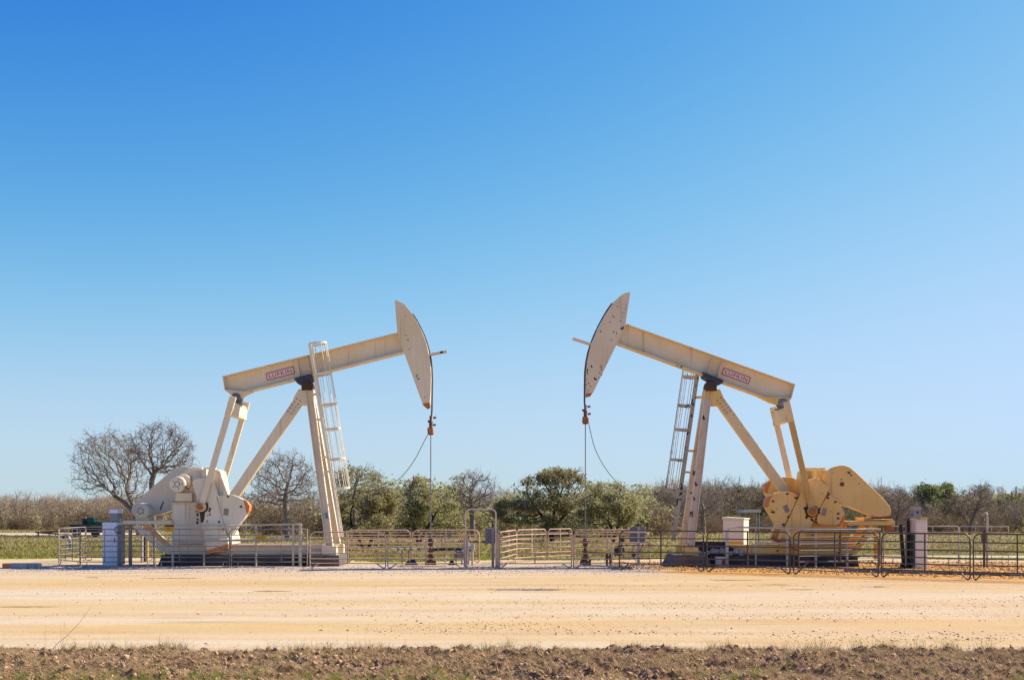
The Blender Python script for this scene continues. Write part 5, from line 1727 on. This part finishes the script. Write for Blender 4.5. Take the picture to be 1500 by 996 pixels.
tag(grid_obj('ground', -4000, 4000, 60, -60, 6000, 60, lambda X, Y: X * 0 - 0.02, 'field'))
vz = np.vectorize(hill_z)
tag(grid_obj('hill', 60, 700, 50, 188, 900, 50, lambda X, Y: vz(X, Y) * np.clip((X - 60) / 60, 0, 1) * np.clip((700 - X) / 100, 0, 1) - 0.05 + .02, 'field'), kind='structure')


def vnoise(X, Y, s, seed):
    """smooth value noise on a grid"""
    r = np.random.default_rng(seed)
    T = r.random((64, 64))
    x, y = X * s, Y * s
    xi, yi = np.floor(x).astype(int), np.floor(y).astype(int)
    fx, fy = x - xi, y - yi
    fx, fy = fx * fx * (3 - 2 * fx), fy * fy * (3 - 2 * fy)
    g = lambda a, c: T[a % 64, c % 64]
    return (g(xi, yi) * (1 - fx) + g(xi + 1, yi) * fx) * (1 - fy) + (g(xi, yi + 1) * (1 - fx) + g(xi + 1, yi + 1) * fx) * fy - .5


# caliche pad and road with an uneven far edge
def edge_y(x):
    """far edge of the pad where the grass starts"""
    return 53.0 + 1.2 * math.sin(x * .23) + .8 * math.sin(x * .71 + 2) + (1.0 if x > 9 else 0) - (2.5 if -7 < x < 8 else 0) * .6


xs = np.linspace(-60, 60, 121)
rows = 60
V = []
for j in range(rows):
    t = j / (rows - 1)
    for x in xs:
        y = 17.0 + (edge_y(x) - 17.0) * t
        V.append((x, y, 0.0))
V = np.array(V)
V[:, 2] = 0.006
i = np.arange(rows - 1)[:, None] * len(xs) + np.arange(len(xs) - 1)[None]
Fc = np.stack([i, i + 1, i + len(xs) + 1, i + len(xs)], axis=2).reshape(-1, 4)
tag(np_obj('dirt_road', V, Fc, 'road', smooth=True), kind='structure')
# pale track crossing the far left field
tag(grid_obj('field_track', -75, -36, 30, 106, 116, 6, lambda X, Y: X * 0 - 0.008, 'track'), kind='structure')
tag(grid_obj('field_track', 12, 60, 30, 54.6, 56.8, 6, lambda X, Y: X * 0 + 0.002, 'track'), kind='structure')


# damp patches and dark brown patches
def patch(name, px0, px1, py, dy, mat, seed, z):
    Y = GY(py)
    xa, xb = X_(px0, Y)[0], X_(px1, Y)[0]
    r = random.Random(seed)
    n = 60
    pts = []
    ph = [r.uniform(0, 6.28) for _ in range(4)]
    for i in range(n):
        a = 2 * math.pi * i / n
        k = .8 + .12 * math.sin(3 * a + ph[0]) + .1 * math.sin(7 * a + ph[1]) + .08 * math.sin(13 * a + ph[2]) + r.uniform(-.05, .05)
        pts.append(((xa + xb) / 2 + (xb - xa) / 2 * math.cos(a) * k, Y + dy / 2 * math.sin(a) * k, z))
    b = MB()
    b.add(pts, [list(range(n))])
    return tag(b.build(name, mat), kind='structure')


M['damp'] = dirt_material('damp_soil', (0.34, 0.21, 0.095), (0.40, 0.26, 0.125), (0.27, 0.165, 0.075))
M['dark_soil'] = dirt_material('dark_patch_soil', (0.06, 0.045, 0.035), (0.09, 0.065, 0.05), (0.13, 0.095, 0.07))
patch('dark_patch', 566, 662, 829.6, 1.3, 'dark_soil', 1, .010)  # flat dark brown sheet with an irregular outline
patch('dark_patch', 838, 884, 827.8, .8, 'dark_soil', 2, .010)
patch('dark_patch', 1150, 1240, 831.5, 1.0, 'dark_soil', 3, .010)
patch('damp_patch', 1036, 1118, 849.8, .55, 'damp', 4, .010)
patch('damp_patch', 1112, 1162, 856.5, .5, 'damp', 5, .010)
patch('damp_patch', 1150, 1196, 863.6, .4, 'damp', 6, .010)
patch('damp_patch', 365, 430, 866.0, .5, 'damp', 7, .010)
patch('damp_patch', -10, 88, 888.8, .35, 'damp', 8, .010)
patch('damp_patch', 126, 146, 845.5, .5, 'damp', 9, .010)
patch('damp_patch', 205, 300, 847.0, .6, 'damp', 10, .010)


# puddles
def puddle(px0, px1, py, hpx, seed):
    Y = GY(py)
    xa, xb = X_(px0, Y)[0], X_(px1, Y)[0]
    dy = hpx * Y * Y / (H * F)
    b = MB()
    r = random.Random(seed)
    n = 36
    pts = []
    for i in range(n):
        a = 2 * math.pi * i / n
        k = r.uniform(.75, 1.05)
        pts.append(((xa + xb) / 2 + (xb - xa) / 2 * math.cos(a) * k, Y + dy / 2 * math.sin(a) * k, .0105))
    b.add(pts, [list(range(n))])
    o = b.build('puddle', 'water')
    tag(o, kind='structure')


puddle(716, 832, 863.8, 3.2, 1)
puddle(1262, 1302, 859.5, 1.6, 2)

# foreground verge of turned earth
def verge_z(X, Y):
    e = 18.15 + .22 * vnoise(X, Y * 0, .9, 3)
    up = np.clip((e - Y) / .35, 0, 1)
    z = up * .07
    z = z + up * (vnoise(X, Y, 1.3, 5) * .09 + vnoise(X, Y, 4.0, 6) * .12 + vnoise(X, Y, 9.0, 7) * .13 + vnoise(X, Y, 21.0, 8) * .06 + vnoise(X, Y, 45.0, 9) * .03)
    return np.where(Y > e, -0.02, z + .0)


tag(grid_obj('dirt_verge', -10.5, 10.5, 760, 11.0, 18.6, 330, verge_z, 'dirt'), kind='structure')

ICO_V, ICO_F = None, None
bmx = bmesh.new()
bmesh.ops.create_icosphere(bmx, subdivisions=1, radius=1.0)
ICO_V = np.array([v.co[:] for v in bmx.verts]); ICO_F = np.array([[v.index for v in f.verts] for f in bmx.faces])
bmx.free()


def stones(name, label, cat, C, size, flat, mat, rough=.35):
    n = len(C)
    k = len(ICO_V)
    base = ICO_V[None] * (1 + rng.normal(0, rough, (n, k, 1)) * .6)
    sc = size[:, None, None] * rng.uniform(.6, 1.3, (n, 1, 3)) * np.array([1, 1, flat])
    a = rng.uniform(0, 6.28, n); tl = rng.normal(0, .5, n)
    V = base * sc
    ca, sa = np.cos(a)[:, None], np.sin(a)[:, None]
    x, y = V[..., 0] * ca - V[..., 1] * sa, V[..., 0] * sa + V[..., 1] * ca
    z = V[..., 2] + x * tl[:, None] * .4
    V = np.stack([x, y, z], axis=2) + C[:, None, :]
    Fc = (ICO_F[None] + (np.arange(n) * k)[:, None, None]).reshape(-1, 3)
    o = np_obj(name, V.reshape(-1, 3), Fc, mat)
    return tag(o, label, cat, kind='stuff')


n = 75000
Yv = rng.uniform(13.2, 18.3, n); Xv = rng.uniform(-.5, .5, n) * Yv * 1.0
Zv = verge_z(Xv, Yv)
dens = vnoise(Xv, Yv, .8, 21) + .5
keep = rng.random(n) < .35 + .65 * dens
Xv, Yv, Zv = Xv[keep], Yv[keep], Zv[keep]
sz = np.clip(rng.lognormal(-4.75, .58, len(Xv)), .004, .04)
stones('dirt_clods', 'brown clods of turned earth along the near verge', 'dirt clods', np.stack([Xv, Yv, Zv + sz * .25], 1), sz, .8, 'clod', .8)

n = 40000
Yv = 18.2 + 23.4 * rng.random(n) ** 1.5; Xv = rng.uniform(-.5, .5, n) * Yv * 1.0
dens = vnoise(Xv * .15, Yv * .9, 1.0, 31) + .5
dens2 = vnoise(Xv * .5, Yv * 1.6, 1.0, 33) + .5
keep = rng.random(n) < np.clip((dens - .42) * 3.0, .04, 1) * np.clip(dens2 * 1.6 - .2, .1, 1)
Xv, Yv = Xv[keep], Yv[keep]
sz = np.clip(rng.lognormal(-4.7, .5, len(Xv)), .005, .028)
stones('road_stones', 'small loose stones scattered over the dirt road', 'stones', np.stack([Xv, Yv, sz * .2 + .006], 1), sz, .7, 'stone')
n = 9000
Yv = 40.8 + rng.normal(3.0, 1.6, n) ; Xv = rng.uniform(-.5, .13, n) * Yv
sz = np.clip(rng.lognormal(-4.2, .4, len(Xv)), .008, .03)
stones('pad_gravel', 'pale grey gravel around the cream pumpjack', 'gravel', np.stack([Xv, Yv, sz * .2 + .006], 1), sz, .7, 'gravel')
n = 14000
Xv = rng.uniform(4, 22, n); Yv = rng.uniform(34, 50, n)
keep = Yv > 46.0 - .5 * Xv + rng.normal(0, .5, n)
Xv, Yv = Xv[keep], Yv[keep]
sz = np.clip(rng.lognormal(-3.7, .4, len(Xv)), .012, .06)
stones('orange_gravel', 'orange gravel around the ochre pumpjack', 'gravel', np.stack([Xv, Yv, sz * .2 + .006], 1), sz, .7, 'gravel_or')


# ------------------------------------------------------------------ grasses
def blades(name, label, X, Y, Z, h, w, lean, mat, cat='grass'):
    n = len(X)
    a = rng.uniform(0, 6.28, n)
    ln = rng.normal(0, lean, (n, 2)) * h[:, None]
    base = np.stack([X, Y, Z - .02], 1)
    side = np.stack([np.cos(a), np.sin(a), a * 0], 1) * w[:, None]
    mid = base + np.stack([ln[:, 0] * .35, ln[:, 1] * .35, h * .6], 1)
    top = base + np.stack([ln[:, 0], ln[:, 1], h], 1)
    V = np.stack([base - side, base + side, mid + side * .7, mid - side * .7, top], 1).reshape(-1, 3)
    o = np.arange(n)[:, None] * 5
    q = np.concatenate([np.stack([o + 0, o + 1, o + 2], 2), np.stack([o + 0, o + 2, o + 3], 2), np.stack([o + 3, o + 2, o + 4], 2)], 1).reshape(-1, 3)
    ob = np_obj(name, V, q, mat)
    return tag(ob, label, cat, kind='stuff')


def tufts(n_t, per, xr, yr, spread):
    Y0 = rng.uniform(*yr, n_t); X0 = rng.uniform(*xr, n_t) * Y0
    X = np.repeat(X0, per) + rng.normal(0, spread, n_t * per)
    Y = np.repeat(Y0, per) + rng.normal(0, spread, n_t * per)
    return X, Y


# near verge
X, Y = tufts(13000, 18, (-.5, .5), (13.2, 18.15), .07)
k = vnoise(X, Y, 2.2, 71) > -.12
X, Y = X[k], Y[k]
blades('dry_grass', 'dry straw-coloured grass wisps among the near clods', X, Y, verge_z(X, Y), rng.uniform(.02, .10, len(X)), rng.uniform(.0015, .0035, len(X)), 1.3, 'grass_dry')
X, Y = tufts(300, 26, (-.5, .5), (17.7, 18.25), .06)
k = vnoise(X, Y * 0, .9, 77) > .02
X, Y = X[k], Y[k]
blades('edge_grass', 'dry olive grass fringe between verge and road', X, Y, np.maximum(verge_z(X, Y), 0), rng.uniform(.06, .26, len(X)) * rng.uniform(.4, 1.1, len(X)), rng.uniform(.0015, .003, len(X)), .4, 'edge_blade')
X, Y = tufts(520, 24, (-.5, .5), (13.3, 14.9), .05)
k = (vnoise(X, Y, .7, 55) > -.05)
X, Y = X[k], Y[k]
blades('green_grass', 'fresh green grass tufts at the bottom edge', X, Y, verge_z(X, Y), rng.uniform(.05, .2, len(X)), rng.uniform(.002, .004, len(X)), .5, 'grass_green')
X, Y = tufts(150, 16, (-.5, .5), (14.6, 17.9), .05)
blades('green_sprouts', 'sparse green sprouts among the clods', X, Y, verge_z(X, Y), rng.uniform(.04, .14, len(X)), rng.uniform(.002, .0035, len(X)), .5, 'grass_green')
X, Y = tufts(7000, 14, (-.5, .5), (13.2, 18.15), .09)
k = vnoise(X, Y, 3.1, 72) > -.1
X, Y = X[k], Y[k]
blades('dead_stubble', 'brown matted stubble covering the near verge', X, Y, verge_z(X, Y) + .01, rng.uniform(.015, .08, len(X)), rng.uniform(.0015, .004, len(X)), 1.7, 'stubble')
# named clumps that stand above the verge line
for px, hgt, lb in ((742, .36, 'tallest dry grass clump on the verge edge, near the middle'), (205, .2, 'dry grass clump low on the verge below the cream cabinet'),
                    (695, .2, 'short dry grass clump just left of the tallest clump'), (560, .22, 'dry grass clump on the verge below the left wellhead'),
                    (1305, .3, 'thin dry grass clump on the verge below the black bollards'), (478, .24, 'dry grass clump on the verge below the cream ladder')):
    q = X_(px, 17.95)
    n_ = 70
    X = q[0] + np.clip(rng.normal(0, .06, n_), -.12, .12); Y = 17.95 + np.clip(rng.normal(0, .04, n_), -.08, .08)
    h = rng.uniform(.4, 1.0, n_) * hgt
    a = rng.uniform(0, 6.28, n_)
    ln = np.stack([rng.normal(.12, .35, n_), rng.normal(0, .3, n_)], 1) * h[:, None]
    base = np.stack([X, Y, np.zeros(n_)], 1)
    side = np.stack([np.cos(a), np.sin(a), a * 0], 1) * .003
    mid = base + np.stack([ln[:, 0] * .35, ln[:, 1] * .35, h * .6], 1); top = base + np.stack([ln[:, 0], ln[:, 1], h], 1)
    V = np.stack([base - side, base + side, mid + side * .7, mid - side * .7, top], 1).reshape(-1, 3)
    o = np.arange(n_)[:, None] * 5
    qd = np.concatenate([np.stack([o + 0, o + 1, o + 2], 2), np.stack([o + 0, o + 2, o + 3], 2), np.stack([o + 3, o + 2, o + 4], 2)], 1).reshape(-1, 3)
    ob = np_obj('grass_clump', V, qd, 'grass_dry', off=(q[0], 17.95, 0)); ob.location = (q[0], 17.95, 0)
    tag(ob, lb, 'grass clump', 'dry grass clumps along the verge edge')
# tall dead stalk at left
q = X_(78, 17.9)
t = thing('dead_stalk', 'tall dead weed stalk leaning right over the road at left', 'weed', (q[0], 17.9, 0))
b = MB(); A = [W(70, 959, 17.9), W(84, 942, 17.9), W(98, 931, 17.9), W(116, 912, 17.9), W(126, 899, 17.9), W(133, 888, 17.9)]
b.tube(A, .005, 5, r1=.0015); b.build('stem', 'grass_dry', t)
b = MB()
for (p, c) in (((98, 930), (115, 938)), ((98, 930), (94, 910)), ((90, 935), (88, 915)), ((110, 919), (122, 917)), ((68, 959), (67, 915)), ((66, 959), (65, 925)), ((93, 959), (94, 912))):
    b.cut(); b.tube([W(*p, 17.9), W(*c, 17.9)], .0022, 4, r1=.0015)
b.each('side_shoot', 'grass_dry', t)

# field grass beyond the pad
n = 52000
Y = 50.5 + np.where(rng.random(n) < .5, 34, 15) * rng.random(n) ** 1.7; X = rng.uniform(-.5, .5, n) * Y * 1.02
k = Y > np.array([edge_y(x) for x in X]) - .25 + rng.normal(0, .25, n)
k &= ((Y < 66) | (X < -22))
k &= ~((X > 11) & (Y > 54.3) & (Y < 58.7))
k &= (rng.random(n) < np.clip(np.where(X < -14, 1.1, .55) + vnoise(X, Y, .22, 61) * 1.5, .12, 1))
X, Y = X[k], Y[k]
blades('field_grass', 'green spring grass along the far edge of the pad', X, Y, X * 0, rng.uniform(.04, .13, len(X)), rng.uniform(.015, .035, len(X)), .6, 'grass_green')
n = 52000
Y = 56 + 95 * rng.random(n) ** 1.5; X = rng.uniform(-.5, .5, n) * Y * 1.02
k = ~((X < -35.5) & (Y > 105) & (Y < 117)) & ~((X > 11) & (Y > 54) & (Y < 59))
X, Y = X[k], Y[k]
blades('olive_grass', 'olive and straw pasture grass across the field', X, Y, X * 0, rng.uniform(.05, .2, len(X)), rng.uniform(.025, .06, len(X)), .6, 'grass_olive')

# ------------------------------------------------------------------ light, sky, camera
EL, AZ = math.radians(40), math.radians(71)          # azimuth from +Y towards +X
w = bpy.data.worlds.new('World'); S.world = w
w.use_nodes = True
nt = w.node_tree
bg = nt.nodes['Background']
sky = nt.nodes.new('ShaderNodeTexSky')
sky.sky_type = 'NISHITA'
sky.sun_disc = False
sky.sun_elevation = EL
sky.sun_rotation = AZ
sky.air_density = 1.0
sky.dust_density = 0.35
sky.ozone_density = 6.0
sky.altitude = 0
EXPO, STR = 1.36, 0.12
sp = nt.nodes.new('ShaderNodeSeparateColor'); cb = nt.nodes.new('ShaderNodeCombineColor')
nt.links.new(sky.outputs[0], sp.inputs[0])
kk = 1.0 / (STR * 2 ** EXPO)
# colour response: the raw sky (times 0.1) goes through one curve per channel
for ch, (p_, a_, b_) in enumerate(((3.5, 170.0, 296.0), (3.0, 52.0, 67.0), (0.43, 1.09, 0.0))):
    x_ = mul(nt, mul(nt, sp.outputs[ch], 0.1), p_, 'POWER')
    y_ = mul(nt, mul(nt, x_, a_ * kk), mul(nt, mul(nt, x_, b_), 1.0, 'ADD'), 'DIVIDE')
    nt.links.new(y_, cb.inputs[ch])
nt.links.new(cb.outputs[0], bg.inputs['Color'])
bg.inputs['Strength'].default_value = STR
sd = bpy.data.lights.new('sun', 'SUN')
sd.energy = 3.2
sd.angle = math.radians(0.53)
sd.color = (1.0, 0.95, 0.82)
so = bpy.data.objects.new('sun', sd); COL.objects.link(so)
dirv = Vector((math.sin(AZ) * math.cos(EL), math.cos(AZ) * math.cos(EL), math.sin(EL)))
so.rotation_euler = dirv.to_track_quat('Z', 'Y').to_euler()
so.location = dirv * 60

cd = bpy.data.cameras.new('camera')
cam = bpy.data.objects.new('camera', cd); COL.objects.link(cam)
cam.location = (0, 0, H)
cam.rotation_euler = (math.radians(90), 0, 0)
cd.sensor_width = 36.0
cd.lens = 36.0 * F / 1500.0
cd.shift_y = (HZ - 498.0) / 1500.0
cd.clip_end = 20000
cd.clip_start = 0.1
S.camera = cam
S.view_settings.view_transform = 'Standard'
S.view_settings.look = 'None'
S.view_settings.exposure = EXPO
S.view_settings.gamma = 1.0
S.render.engine = 'CYCLES'
S.cycles.max_bounces = 6
S.cycles.use_denoising = True
